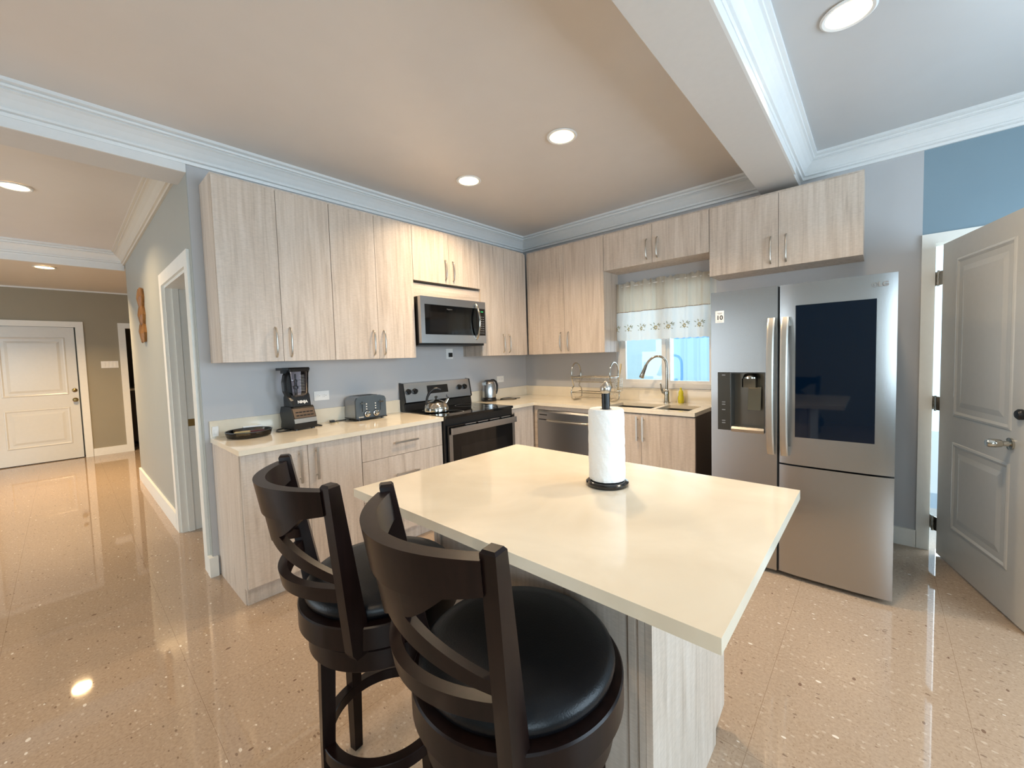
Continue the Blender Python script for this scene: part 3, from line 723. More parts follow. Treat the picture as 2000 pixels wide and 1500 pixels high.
for k, cx in enumerate((1.262, 1.395, 1.53, 1.665, 1.80, 1.94, 2.07)):
    bm = bmn(); bmy = bmn()
    def blade(b_, ang, r0, r1, wd, x0=cx, z0=1.625):
        ux, uz = math.cos(ang), math.sin(ang)
        q = [(r0, 0), ((r0*.5+r1*.5), wd), (r1, 0), ((r0*.5+r1*.5), -wd)]; vs = []
        for r, s in q:
            x = x0+ux*r-uz*s; z = z0+uz*r+ux*s
            if x < 1.245: x = 1.245
            vs.append((x, z))
        f = [b_.verts.new((x, fold(x, z)-.0035, z)) for x, z in vs]; h = [b_.verts.new((x, fold(x, z)-.0012, z)) for x, z in vs]
        b_.faces.new(f); b_.faces.new(h[::-1])
        for i in range(4): b_.faces.new((f[i], h[i], h[(i+1) % 4], f[(i+1) % 4]))
    for a in range(7): blade(bm if a % 2 else bmy, a*PI*2/7+.3, .004, .026, .006)
    em = obj('embroidered_flower', bm, M_EMB, bd); bm = bmn()
    for a, r0, r1 in ((.8, .032, .058), (1.9, .028, .055), (2.5, .034, .06), (.25, .034, .055), (-.5, .030, .048), (3.5, .03, .045)): blade(bm, a, r0, r1, .0035)
    for q in range(5): blade(bm, .55, .0, .014, .004, cx+.018+q*.006, 1.645+.004*math.sin(q*2))
    obj('bud_sprig', bm, M_EMB, bd); obj('petals', bmy, M_EMBY, bd)
obj('rod', tube(bmn(), [(1.2405, CY+.008, 2.052), (2.19, CY+.008, 2.052)], .006, 10), M_WHITEPL, t, smooth=True)
for xx in (1.2405, 2.1845):
    obj('rod_bracket', B(xx, xx+.006, CY, -.0005, 2.044, 2.060), M_WHITEPL, t)

# ------------------------------------------------------------------ microwave
t = thing('microwave', 'stainless over-the-range microwave with a black glass door', 'microwave', (.18, -1.406, 1.525))
MY0, MY1, MZ0, MZ1 = -1.787, -1.022, 1.527, 1.929
obj('case', B(.001, .325, MY0, MY1, MZ0-.02, MZ1-.002), M_BLACK, t, bevel=.004)
fr_ = obj('front_frame', cells([MY0, -1.745, -1.030, MY1], [MZ0, 1.602, 1.862, MZ1], lambda i, j: i == 1 and j == 1, .326, .362, mpA), M_STEELV, t, bevel=.004)
dr = obj('door', B(.330, .358, -1.7445, -1.140, 1.603, 1.861), M_BLACKG, t, bevel=.002)
obj('window', B(.3582, .3592, -1.695, -1.235, 1.625, 1.800), M_OVENG, dr)
text('lettering', 'Frigidaire', .016, M_GREYPL, dr, (.3595, -1.47, 1.83), (0, 1, 0), (0, 0, 1), .0004)
obj('handle', tube(bmn(), [(.360+.052*math.sin(PI*i/16)**.7, -1.150, 1.565+.345*i/16) for i in range(17)], [.010]+[.0115]*15+[.010], 12), M_CHROME, dr, smooth=True)
cp = obj('control_panel', B(.330, .360, -1.139, -1.031, 1.603, 1.861), M_BLACKG, t, bevel=.001)
obj('display', B(.3602, .3606, -1.085, -1.052, 1.828, 1.838), M_TEAL, cp)
bm = bmn()
for r_ in range(8):
    for c_ in range(3): box(bm, .3602, .3606, -1.108+c_*.024, -1.092+c_*.024, 1.625+r_*.022, 1.631+r_*.022)
obj('buttons', bm, M_GREY, cp)

# ------------------------------------------------------------------ range
t = thing('electric_range', 'stainless and black freestanding electric range under the microwave', 'stove', (.33, -1.404, 0))
RY0, RY1 = -1.806, -1.000
obj('body', B(.03, .655, RY0, RY1, .02, .900), M_BLACK, t, bevel=.003)
ct = obj('cooktop', B(.028, .672, RY0-.0, RY1+.0, .9005, .922), M_BLACKG, t, bevel=.004)
for (x, y, r) in ((.48, -1.60, .115), (.48, -1.20, .10), (.22, -1.60, .09), (.22, -1.20, .105)):
    obj('burner_ring', lathe(bmn(), [(r, .9222), (r, .9226), (r-.004, .9226), (r-.004, .9222)], (x, y, 0), 40, closed=True), M_GREY, ct)
pn = obj('control_panel', prism(bmn(), [(.012, .922), (.085, .9225), (.075, .985), (.095, 1.0), (.062, 1.170), (.012, 1.175)], 1, RY0+.012, RY1-.012), M_STEELV, t)
obj('panel_foot', prism(bmn(), [(.0858, .923), (.09, .923), (.0795, .985), (.0978, .999), (.0945, .999), (.0753, .985)], 1, RY0+.012, RY1-.012), M_BLACK, pn)
for s in (RY0, RY1-.0115): obj('panel_cap', prism(bmn(), [(.010, .923), (.088, .923), (.078, .985), (.098, 1.0), (.065, 1.172), (.010, 1.178)], 1, s, s+.0115), M_BLACK, pn)
tilt = Vector((.095-.062, 0, 1.0-1.170)).normalized(); pnr = Vector((.170, 0, .033)).normalized()
def on_panel(y, z): return Vector((.095-(z-1.0)*.033/.170, y, z))
def panel_disc(bm, y, z, prof, n=24):
    b2 = lathe(bmn(), prof, (0, 0, 0), n, axis='X'); b2.transform(Matrix.Translation(on_panel(y, z)) @ Matrix.Rotation(-math.atan2(.033, .17), 4, 'Y'))
    me = bpy.data.meshes.new('t'); b2.to_mesh(me); b2.free(); bm.from_mesh(me); bpy.data.meshes.remove(me)
for y in (-1.755, -1.685, -1.155, -1.085):
    bm = bmn(); panel_disc(bm, y, 1.095, [(.027, .0), (.027, .006), (.021, .008), (.019, .026), (.0, .027)])
    p_ = on_panel(y, 1.095)+pnr*.028
    prism(bm, [(y-.004, 1.075), (y+.004, 1.075), (y+.004, 1.115), (y-.004, 1.115)], 0, p_.x-.004, p_.x+.002)
    obj('knob', bm, M_BLACK, pn)
a_, b_ = on_panel(0, 1.060), on_panel(0, 1.137)
obj('display', prism(bmn(), [(a_.x+.0005, a_.z), (a_.x+.002, a_.z), (b_.x+.002, b_.z), (b_.x+.0005, b_.z)], 1, -1.545, -1.30), M_BLACK, pn)
dr = obj('oven_door', B(.656, .690, RY0+.012, RY1-.008, .20, .842), M_BLACKG, t, bevel=.004)
obj('door_trim', cells([RY0+.012, RY0+.045, RY1-.04, RY1-.008], [.20, .25, .765, .770], lambda i, j: i == 1 and j in (1, 2), .6905, .6935, mpA), M_STEELV, dr)
obj('window', B(.6902, .6912, -1.68, -1.13, .34, .66), M_OVENG, dr)
obj('handle', B(.706, .728, RY0+.020, RY1-.014, .775, .826), M_STEELV, dr, bevel=.008)
for y in (RY0+.05, RY1-.05): obj('handle_mount', B(.690, .708, y-.015, y+.015, .785, .815), M_STEELV, dr)
bm = bmn()
for k in range(4): box(bm, .6905, .6915, -1.62+k*.145, -1.50+k*.145, .832, .838)
obj('vent_slot', bm, M_STEELV, dr)
obj('drawer', B(.656, .688, RY0+.012, RY1-.008, .03, .19), M_STEELV, t, bevel=.004)

# tea kettle on the cooktop
KX, KY, KZ = .365, -1.665, .9227
t = thing('stovetop_kettle', 'polished whistling kettle with a black arched handle on the range', 'kettle', (KX, KY, KZ))
obj('body', lathe(bmn(), [(.098, .0003), (.108, .006), (.110, .02), (.104, .05), (.085, .078), (.055, .098), (.035, .104), (.030, .108), (.018, .112), (0, .113)], (KX, KY, KZ), 36), M_CHROME, t, smooth=True)
obj('lid_knob', lathe(bmn(), [(.006, .1125), (.006, .120), (.014, .126), (.014, .134), (.008, .140), (0, .141)], (KX, KY, KZ), 16), M_BLACK, t, smooth=True)
cd_ = Vector((.45, .89, 0))
sp0 = Vector((KX, KY, KZ))+cd_*.078+Vector((0, 0, .068))
so = obj('spout', tube(bmn(), [sp0, sp0+cd_*.016+Vector((0, 0, .018)), sp0+cd_*.030+Vector((0, 0, .042))], [.019, .015, .012], 14), M_CHROME, t, smooth=True)
q = sp0+cd_*.030+Vector((0, 0, .043))
obj('whistle_lever', tube(bmn(), [q, q+Vector((0, 0, .012)), q+Vector((0, 0, .014))-cd_*.01, q+Vector((0, 0, .035))-cd_*.014], [.010, .006, .005, .004], 10), M_BLACK, so, smooth=True)
hd = []
for i in range(13):
    a = PI*.98-PI*.62*i/12
    hd.append(Vector((KX, KY, KZ))+cd_*(.005+.088*math.cos(a))+Vector((0, 0, .082+.122*math.sin(a))))
hd[0] = Vector((KX, KY, KZ))-cd_*.088+Vector((0, 0, .070))
obj('handle', tube(bmn(), hd, [.009]+[.011]*3+[.013]*6+[.013, .012, .010], 12), M_BLACK, t, smooth=True)

# electric kettle
EX, EY = .125, -.775
t = thing('electric_kettle', 'brushed steel electric kettle with black base and handle in the corner', 'kettle', (EX, EY, ZC))
bs = obj('base', lathe(bmn(), [(.078, .0005), (.080, .004), (.080, .020), (.074, .026), (.072, .042), (0, .043)], (EX, EY, ZC), 32), M_BLACK, t, smooth=True)
bd_ = obj('body', lathe(bmn(), [(.074, .044), (.0745, .06), (.072, .12), (.064, .185), (.056, .208), (.048, .216)], (EX, EY, ZC), 32), M_STEELV, t, smooth=True)
obj('lid', lathe(bmn(), [(.048, .2165), (.046, .222), (.03, .228), (0, .229)], (EX, EY, ZC), 32), M_BLACK, t, smooth=True)
kd = Vector((.25, .97, 0)).normalized()
hp_ = [Vector((EX, EY, ZC))+kd*r+Vector((0, 0, z)) for r, z in ((.030, .226), (.062, .225), (.090, .205), (.104, .165), (.102, .115), (.090, .078), (.072, .066))]
obj('handle', tube(bmn(), hp_, [.008, .010, .011, .012, .011, .010, .008], 12), M_BLACK, t, smooth=True)
obj('spout', prism(bmn(), [(EX-.01, EY-.072), (EX+.02, EY-.062), (EX-.012, EY-.088)], 2, ZC+.175, ZC+.205), M_STEELV, bd_)
def cord(name, pts, parent, r=.0035, m=M_BLACK): return obj(name, tube(bmn(), pts, r, 8), m, parent, smooth=True)
cz = ZC+.0042
cord('cord', smooth_pts([(EX+.03, EY+.085, cz), (.20, -.64, cz), (.28, -.55, cz), (.24, -.47, cz), (.16, -.55, cz+.012), (.14, -.62, cz), (.16, -.50, cz), (.24, -.40, cz)]), t)

# ------------------------------------------------------------------ toaster
TX0, TX1, TY0, TY1, TZ0 = .032, .215, -2.325, -2.065, ZC+.012
t = thing('toaster', 'slate blue four-slice toaster with steel sides between blender and range', 'toaster', ((TX0+TX1)/2, (TY0+TY1)/2, ZC))
pf = [(TY0, TZ0+.008), (TY0, 1.075), (TY0+.012, 1.097), (TY0+.05, 1.108), (TY1-.05, 1.108), (TY1-.012, 1.097), (TY1, 1.075), (TY1, TZ0+.008)]
shell = obj('shell', prism(bmn(), pf, 0, TX0, TX1-.02), M_STEEL, t, bevel=.004)
face = obj('front_panel', prism(bmn(), [(y, z) for y, z in pf], 0, TX1-.0195, TX1), M_SLATE, t, bevel=.006)
bb = B(TX0-.004, TX1+.006, TY0-.004, TY1+.004, TZ0, TZ0+.0075)
for (x, y) in ((TX0+.02, TY0+.03), (TX1-.02, TY0+.03), (TX0+.02, TY1-.03), (TX1-.02, TY1-.03)): lathe(bb, [(.011, ZC+.0005), (.011, TZ0)], (x, y, 0), 12)
obj('base', bb, M_BLACK, t)
for x in (.062, .088, .126, .152): obj('bread_slot', B(x, x+.016, TY0+.05, TY1-.05, 1.1083, 1.1095), M_BLACK, shell)
ycs = (TY0+.092, TY0+.168)
for yc in ycs:
    k = obj('knob', lathe(bmn(), [(.024, .0), (.024, .006), (.018, .008), (.016, .024), (0, .025)], (TX1, yc, 0.965), 24, axis='X'), M_CHROME, face, smooth=True)
    obj('knob_ring', lathe(bmn(), [(.028, -.0), (.028, .004), (.0245, .004), (.0245, 0)], (TX1, yc, .965), 24, axis='X', closed=True), M_BLACK, face)
for yc in (TY0+.052, TY0+.208): obj('lever_slot', B(TX1, TX1+.0008, yc-.003, yc+.003, .985, 1.07), M_BLACK, face)
for yc in (TY0+.052, TY0+.208):
    obj('lever', B(TX1+.001, TX1+.022, yc-.018, yc+.018, 1.050, 1.060), M_CHROME, face, bevel=.003)
for yc in (TY0+.088, TY0+.165):
    for k in range(3): obj('button', lathe(bmn(), [(.0045, 0), (.0045, .003), (0, .0035)], (TX1, yc, 1.005+k*.020), 10, axis='X'), M_WHITEPL, face)
obj('badge', B(TX1+.0002, TX1+.001, TY0+.02, TY0+.062, .940, .949), M_CHROME, face)
cord('cord', smooth_pts([(.05, TY0-.006, cz), (.06, -2.37, cz), (.055, -2.41, cz), (.076, -2.44, cz)]), t)
obj('plug', B(.062, .090, -2.47, -2.44, ZC+.0008, ZC+.018), M_BLACK, t, bevel=.004)

# ------------------------------------------------------------------ blender
BX, BY = .135, -2.722
BRZ = .15
t = thing('countertop_blender', 'black countertop blender with a clear jug under the left wall cabinets', 'blender', (BX, BY, ZC), BRZ)
def L_(bm): return bm
def loc_obj(name, bm, m, parent, **k): return obj(name, bm, m, parent, world=False, **k)
# local: front faces +x
bm = prism(bmn(), [(-.085, .012), (.095, .008), (.100, .05), (.092, .085), (.066, .155), (.055, .165), (-.070, .165), (-.090, .12), (-.075, .06)], 1, -.082, .082)
bz = loc_obj('motor_base', bm, M_BLACK, t, bevel=.010)
bm = prism(bmn(), [(.1003, .052), (.1035, .052), (.0965, .082), (.0935, .082)], 1, -.080, .080)
loc_obj('silver_band', bm, M_NICKEL, bz)
bm = prism(bmn(), [(.0935, .086), (.0965, .086), (.071, .150), (.068, .150)], 1, -.076, .076)
cpn = loc_obj('control_panel', bm, mat('bronze_grey_plastic', (92, 80, 70), .35, .6), bz)
bm = bmn()
for k in range(5):
    for r_ in range(2):
        y = -.060+k*.026; z = .104+r_*.022; x = .0965-(z-.086)*.0255/.064
        box(bm, x, x+.003, y, y+.018, z-.004, z+.004)
loc_obj('buttons', bm, M_BLACK, cpn)
bm = bmn()
for (x, y) in ((-.06, -.06), (-.06, .06), (.075, -.06), (.075, .06)): lathe(bm, [(.014, .0005), (.012, .012)], (x, y, 0), 12)
loc_obj('foot', bm, M_BLACK, bz)
# collar holding the jug
bm = bmn(); prism(bm, [(.052, .166), (.060, .166), (.046, .245), (.040, .245)], 1, -.066, .066)
for s in (-1, 1): prism(bm, [(-.055, .166), (.052, .166), (.040, .245), (.030, .262), (-.03, .262), (-.055, .23)], 1, *sorted((s*.058, s*.068)))
col = loc_obj('collar', bm, M_BLACK, bz)
col_w = text('lettering', 'NINJA', .026, M_WHITEPL, bz, wmat(t) @ Vector((.0608, .005, .196)), wmat(t).to_3x3() @ Vector((0, 1, 0)), wmat(t).to_3x3() @ Vector((-.16, 0, 1)), .0008, bold=.0012)
# jug: square tapered with rounded corners
def rrect(hw, z, n=6, r=.35):
    out = []
    for q, (sx_, sy_) in enumerate(((1, 1), (-1, 1), (-1, -1), (1, -1))):
        for i in range(n+1):
            a = PI/2*q+PI/2*i/n; out.append((sx_*hw*(1-r)+hw*r*math.cos(a), sy_*hw*(1-r)+hw*r*math.sin(a), z))
    return out
bm = bmn(); rings = []
for hw, z in ((.040, .182), (.046, .215), (.060, .26), (.066, .40), (.069, .412), (.066, .412), (.063, .40), (.057, .262), (.043, .220), (.03, .20)):
    rings.append([bm.verts.new(p) for p in rrect(hw, z)])
for A, Bq in zip(rings, rings[1:]):
    for i in range(len(A)): bm.faces.new((A[i], A[(i+1) % len(A)], Bq[(i+1) % len(A)], Bq[i]))
bm.faces.new(rings[0]); bm.faces.new(rings[-1])
jug = loc_obj('jug', bm, M_JUG, t, smooth=True)
bm = bmn()
for k in range(11): box(bm, .0665, .0672, -.004 if k % 2 else -.010, .022, .275+k*.011, .2762+k*.011)
loc_obj('measure_marks', bm, M_WHITEPL, jug)
loc_obj('blade_column', lathe(bmn(), [(.020, .205), (.016, .235), (.0105, .245), (.0105, .285), (.018, .290), (.018, .305), (.010, .312), (.010, .335), (.013, .338), (.013, .350), (.006, .356), (.006, .395), (0, .396)], (0, -.006, 0), 18), M_BLACK, jug, smooth=True)
bm = bmn()
for a in (.4, 2.5, 4.6):
    for z in (.255, .30, .345): tube(bm, [(.008*math.cos(a), .008*math.sin(a)-.006, z), (.036*math.cos(a+z*9), .036*math.sin(a+z*9)-.006, z+.008)], .003, 4, flat=(.012, .0015))
loc_obj('blades', bm, M_CHROME, jug)
bm = bmn(); ra = [bm.verts.new(p) for p in rrect(.070, .4125)]; rb = [bm.verts.new(p) for p in rrect(.074, .432)]; rc = [bm.verts.new(p) for p in rrect(.070, .442)]
for A, Bq in ((ra, rb), (rb, rc)):
    for i in range(len(A)): bm.faces.new((A[i], A[(i+1) % len(A)], Bq[(i+1) % len(A)], Bq[i]))
bm.faces.new(ra[::-1]); bm.faces.new(rc); box(bm, -.040, .045, -.118, -.06, .424, .441); box(bm, -.025, .025, .06, .084, .424, .441); box(bm, -.025, .02, -.095, -.062, .402, .424)
lid = loc_obj('lid', bm, M_BLACK, jug)
bm = bmn(); tube(bm, [(.010, -.064, .408), (.016, -.088, .385), (.018, -.098, .34), (.020, -.096, .28), (.028, -.082, .240), (.050, -.068, .205), (.058, -.062, .17)], .01, 8, flat=(.020, .022))
loc_obj('handle', bm, M_BLACK, jug)
cord('cord', smooth_pts([(.06, -2.80, cz), (.09, -2.85, cz), (.16, -2.875, cz), (.20, -2.86, cz), (.18, -2.79, cz)]), t)
cord('cord', smooth_pts([(.10, -2.64, cz), (.16, -2.60, cz), (.175, -2.575, cz), (.10, -2.575, cz), (.06, -2.60, cz)]), t)
o = obj('wire_twist_tie', tube(bmn(), smooth_pts([(.10, -2.49, ZC+.003), (.13, -2.47, ZC+.005), (.15, -2.44, ZC+.006), (.17, -2.455, ZC+.003)]), .002, 6), M_NOTE, smooth=True)
tag(center_origin(o), 'thin bent twist tie lying between blender and toaster plug', 'twist tie')

# ------------------------------------------------------------------ tray of small things
DXc, DYc = .162, -3.040
t = thing('glass_tray', 'round smoked glass tray with a low dark rim on the left worktop', 'tray', (DXc, DYc, ZC))
obj('dish', lathe(bmn(), [(.116, .0005), (.124, .006), (.131, .038), (.128, .038), (.120, .009), (.0, .007)], (DXc, DYc, ZC), 44), M_PAN, t, smooth=True)
obj('rim', lathe(bmn(), [(.132, .0385), (.132, .042), (.127, .042), (.127, .0385)], (DXc, DYc, ZC), 44, closed=True), M_BLACK, t)
def lump(name, c, sx_, sy_, sz_, rz, m, label, cat, amp=.15):
    bm = bmn(); bmesh.ops.create_cube(bm, size=1); bmesh.ops.subdivide_edges(bm, edges=bm.edges, cuts=3, use_grid_fill=True)
    rnd = random.Random(hash(name) % 99 if False else len(label))
    for v in bm.verts:
        v.co.x *= sx_*(1+rnd.uniform(-amp, amp)); v.co.y *= sy_*(1+rnd.uniform(-amp, amp)); v.co.z *= sz_*(1+rnd.uniform(-amp, amp))
    place(bm, c, rz); o = obj(name, bm, m, smooth=True); tag(center_origin(o), label, cat); return o
lump('folded_paper', (DXc+.03, DYc-.045, ZC+.027), .080, .042, .026, 1.2, M_NOTE, 'crumpled tan paper lying in the smoked glass tray', 'paper')
lump('coin_purse', (DXc-.01, DYc+.025, ZC+.022), .13, .036, .024, 1.3, M_MAROON, 'narrow dark red leather case lying in the smoked glass tray', 'case', .06)
lump('keys', (DXc+.035, DYc+.06, ZC+.0145), .05, .028, .008, .6, M_CHROME, 'small bunch of metal keys in the smoked glass tray', 'keys', .3)
lump('paper_napkin', (.0265, -2.985, ZC+.026), .008, .11, .046, 0, M_PAPER, 'white paper napkins standing behind the glass tray', 'napkin', .12)
bm = B(.0208, .040, -3.212, -3.180, ZC+.012, ZC+.075); box(bm, .0208, .050, -3.205, -3.188, ZC+.030, ZC+.055)
o = obj('wall_adapter', bm, M_WHITEPL, bevel=.003); tag(center_origin(o), 'small white plug adapter on the backsplash at the left worktop end', 'adapter')

# ------------------------------------------------------------------ dish rack
t = thing('dish_rack', 'two-tier chrome wire dish rack beside the window', 'dish rack', (1.09, -.23, ZC))
RX0, RX1, RYc, z0 = .885, 1.325, -.225, ZC+.0075
def hoop(x):
    P = []
    w1_, w2_ = .085, .095
    # figure-of-eight outline, open at the waist
    for (y, z) in ((0, 0), (.055, 0), (.088, .012), (.098, .04), (.098, .085), (.085, .115), (.062, .130), (.050, .137), (.062, .165), (.082, .215), (.088, .265), (.080, .315), (.055, .355), (.025, .374), (0, .378)): P.append((x, RYc-y, z0+z))
    Q = [(x, 2*RYc-p[1], p[2]) for p in P[::-1]][1:-1]
    return smooth_pts(P+Q+[P[0]], 4)[:-1]
for x in (RX0, RX1): obj('end_hoop', tube(bmn(), hoop(x), .0062, 10, cyc=True), M_CHROME, t, smooth=True)
def tray(z, hy, hx=0):
    bm = bmn()
    ry = hy
    loop = [(RX0-.012, RYc-ry, z), (RX1+.012, RYc-ry, z), (RX1+.012, RYc+ry, z), (RX0-.012, RYc+ry, z)]
    tube(bm, loop, .0040, 8, cyc=True)
    tube(bm, [(RX0, RYc-ry*.45, z-.055), (RX1, RYc-ry*.45, z-.055)], .0028, 6); tube(bm, [(RX0, RYc+ry*.45, z-.055), (RX1, RYc+ry*.45, z-.055)], .0028, 6)
    n = 26
    for i in range(1, n):
        x = RX0+(RX1-RX0)*i/n
        tube(bm, [(x, RYc-ry, z), (x, RYc-ry*.45, z-.055), (x, RYc+ry*.45, z-.055), (x, RYc+ry, z)], .0014, 5)
    return bm
obj('upper_tray', tray(z0+.235, .088), M_CHROME, t, smooth=True)
obj('lower_tray', tray(z0+.075, .100), M_CHROME, t, smooth=True)
bm = bmn()
for k in range(7):
    z = 1.02+k*.02; tube(bm, [(1.342, -.20, z), (1.40, -.20, z), (1.40, -.255, z), (1.342, -.255, z)], .0016, 6, cyc=True)
for x, y in ((1.342, -.2), (1.40, -.2), (1.40, -.255), (1.342, -.255)): tube(bm, [(x, y, 1.018), (x, y, 1.145)], .002, 6)
for k in range(3): tube(bm, [(1.342+.0145*(k+1), -.2, 1.02), (1.342+.0145*(k+1), -.255, 1.02)], .0014, 5)
tube(bm, [(1.342, -.228, 1.14), (1.333, -.228, 1.152), (1.326, -.228, 1.148)], .002, 6)
obj('cutlery_basket', bm, M_CHROME, t)
bm = bmn(); a0 = Vector((1.362, -.228, 1.026)); a1 = Vector((1.400, -.222, 1.290)); dd_ = (a1-a0).normalized()
tube(bm, [a0, a0+dd_*.16, a0+dd_*.175, a1-dd_*.01, a1], [.005, .005, .008, .010, .006], 8, flat=None)
o = obj('spatula', bm, mat('pale_wood_spoon', (196, 178, 140), .6), smooth=True); tag(center_origin(o), 'pale wooden spatula standing in the dish rack basket', 'spatula')

# ------------------------------------------------------------------ outlets and switches
def outlet(name, lab, y, z, w_=.116, h_=.072):
    t = thing(name, lab, 'outlet', (0, y, z))
    pl = obj('plate', B(.0005, .006, y-w_/2, y+w_/2, z-h_/2, z+h_/2), M_WHITEPL, t, bevel=.002)
    for s in (-1, 1):
        yc = y+s*.024
        so_ = obj('socket', B(.0062, .0078, yc-.017, yc+.017, z-.015, z+.015), M_WHITEPL, t, bevel=.002)
        bm = bmn(); box(bm, .0079, .0082, yc-.008, yc-.002, z+.005, z+.007); box(bm, .0079, .0082, yc-.008, yc-.002, z-.007, z-.005); lathe(bm, [(.0025, 0), (.0025, .0003)], (.0079, yc+.008, z), 8, axis='X')
        obj('slots', bm, M_BLACK, so_)
outlet('wall_outlet', 'white double wall outlet between blender and toaster', -2.495, 1.127)
outlet('wall_outlet', 'white double wall outlet above the electric kettle', -.468, 1.132, .11, .070)
t = thing('wall_outlet', 'white upright wall outlet with a black plug below the microwave', 'outlet', (0, -1.20, 1.44))
pl = obj('plate', B(.0005, .006, -1.245, -1.160, 1.385, 1.487), M_WHITEPL, t, bevel=.002)
obj('socket', B(.0062, .0078, -1.217, -1.185, 1.452, 1.476), M_WHITEPL, t)
obj('plug', B(.0064, .034, -1.217, -1.187, 1.402, 1.445), M_BLACK, t, bevel=.005)
t = thing('light_switch', 'white four-gang light switch plate on the far wall by the front door', 'light switch', (XF, -3.315, 1.455))
obj('plate', B(XF+.0005, XF+.007, -3.415, -3.215, 1.400, 1.510), M_WHITEPL, t, bevel=.002)
for k in range(4): obj('rocker', B(XF+.0072, XF+.012, -3.390+k*.043, -3.368+k*.043, 1.425, 1.485), M_TRIM, t, bevel=.002)

# ------------------------------------------------------------------ refrigerator
t = thing('refrigerator', 'stainless steel french door refrigerator with a dark glass panel', 'refrigerator', (2.88, -.5, 0))
RX, RM, RR, FYF = 2.437, 2.812, 3.327, -.990
obj('cabinet', B(RX+.012, RR-.012, -.880, -.06, .03, 1.735), mat('grey_fridge_side', (150, 152, 154), .4, .5), t, bevel=.004)
bm = bmn()
for x in (RX+.06, RR-.06):
    for y in (-.84, -.12): lathe(bm, [(.02, .0005), (.02, .03)], (x, y, 0), 12)
box(bm, RX+.03, RR-.03, -.90, -.878, .012, .03)
obj('foot', bm, M_BLACK, t)
DPX0, DPX1, DPM, DPZ0, DPZ1 = 2.477, 2.745, 2.551, .872, 1.246
ld = obj('door', cells([RX, DPM, DPX1, RM-.005], [.028, DPZ0, DPZ1, 1.761], lambda i, j: i == 1 and j == 1, FYF, -.885, mpB), M_STEELV, t, bevel=.006)
def bowed(x0, x1, z0, z1):
    xm_, hw = (x0+x1)/2, (x1-x0)/2
    pts = [(xm_+hw*k/20, FYF+.012*abs(k/20)**5+.0025*(k/20)**2) for k in range(-20, 21)]+[(x1, -.885), (x0, -.885)]
    return prism(bmn(), pts, 2, z0, z1)
rd = obj('door', bowed(RM+.005, RR, .700, 1.761), M_STEELV, t, smooth=True, autos=.5)
fd = obj('freezer_drawer', bowed(RM+.005, RR, .028, .690), M_STEELV, t, smooth=True, autos=.5)
obj('dark_seam', B(RM-.0035, RM+.0035, -.97, -.886, .03, 1.755), M_BLACK, t)
obj('glass_panel', B(2.896, 3.247, FYF-.0022, FYF+.002, .866, 1.634), mat('blue_reflection_glass', (2, 16, 32), .04, spec=.5), rd, bevel=.002)  # bluish window reflection painted into the dark glass colour
# dispenser
bm = B(DPM+.001, DPX1-.001, -.905, -.887, DPZ0+.001, DPZ1-.001)
dsp = obj('dispenser_recess', bm, mat('dim_grey_metal', (120, 117, 110), .3, .9), ld)
bm = B(DPM+.0005, DPM+.005, FYF+.001, -.905, DPZ0+.001, DPZ1-.001); box(bm, DPX1-.005, DPX1-.0005, FYF+.001, -.905, DPZ0+.001, DPZ1-.001); box(bm, DPM+.005, DPX1-.005, FYF+.001, -.905, DPZ1-.006, DPZ1-.001)
obj('recess_lining', bm, mat('dark_grey_metal', (84, 86, 86), .35, .8), dsp)
obj('control_strip', B(DPX0, DPM-.001, FYF-.0015, FYF+.001, DPZ0, DPZ1), mat('graphite_panel', (70, 68, 62), .25, .6), ld)
bm = bmn()
for z in (1.225, 1.05, 1.035, 1.0, .93, .915): box(bm, DPX0+.025, DPX0+.045, FYF-.0019, FYF-.0016, z, z+.006)
obj('control_icons', bm, M_GREY, ld)
obj('drip_tray', prism(bmn(), [(-.906, DPZ0+.003), (FYF-.004, DPZ0-.006), (FYF-.008, DPZ0+.012), (FYF+.002, DPZ0+.026), (-.906, DPZ0+.026)], 0, DPM+.006, DPX1-.006), M_NICKEL, dsp, bevel=.002)
bm = prism(bmn(), [(2.612, -.905), (2.612, -.965), (2.622, -.978), (2.690, -.978), (2.700, -.965), (2.700, -.905)], 2, 1.150, 1.205)
lathe(bm, [(.044, 1.2055), (.044, 1.215), (.034, 1.232), (.015, 1.240), (0, 1.241)], (2.656, -.940, 0), 28)
obj('nozzle_housing', bm, M_CHROME, dsp, smooth=True, autos=.4)
obj('paddle', prism(bmn(), [(-.925, 1.15), (-.918, 1.15), (-.935, 1.005), (-.947, 1.005)], 0, 2.640, 2.712), M_CHROME, dsp, bevel=.002)
def fhandle(xc, parent):
    bm = bmn(); N = 22; rings = []
    for i in range(N+1):
        k = i/N; z = .748+.824*k; y = FYF-.010-.052*(4*k*(1-k))**.55; hw = .0185; th = .0085
        bow = .000
        rings.append([bm.verts.new((xc+a*hw, y+b_*th, z)) for a, b_ in ((-1, -.6), (-.6, -1), (.6, -1), (1, -.6), (1, 1), (-1, 1))])
    for A, Bq in zip(rings, rings[1:]):
        for i in range(6): bm.faces.new((A[i], A[(i+1) % 6], Bq[(i+1) % 6], Bq[i]))
    bm.faces.new(rings[0][::-1]); bm.faces.new(rings[-1])
    box(bm, xc-.014, xc+.014, FYF-.014, FYF+.001, .755, .80); box(bm, xc-.014, xc+.014, FYF-.014, FYF+.001, 1.52, 1.565)
    return obj('handle', bm, mat('satin_handle_metal', (200, 197, 190), .36, 1), parent, smooth=True, autos=.35)
fhandle(2.778, ld); fhandle(2.847, rd)
text('lettering', 'LG', .034, M_GREY, rd, (3.272, FYF-.0006, 1.706), (1, 0, 0), (0, 0, 1), .0006, bold=.0008)
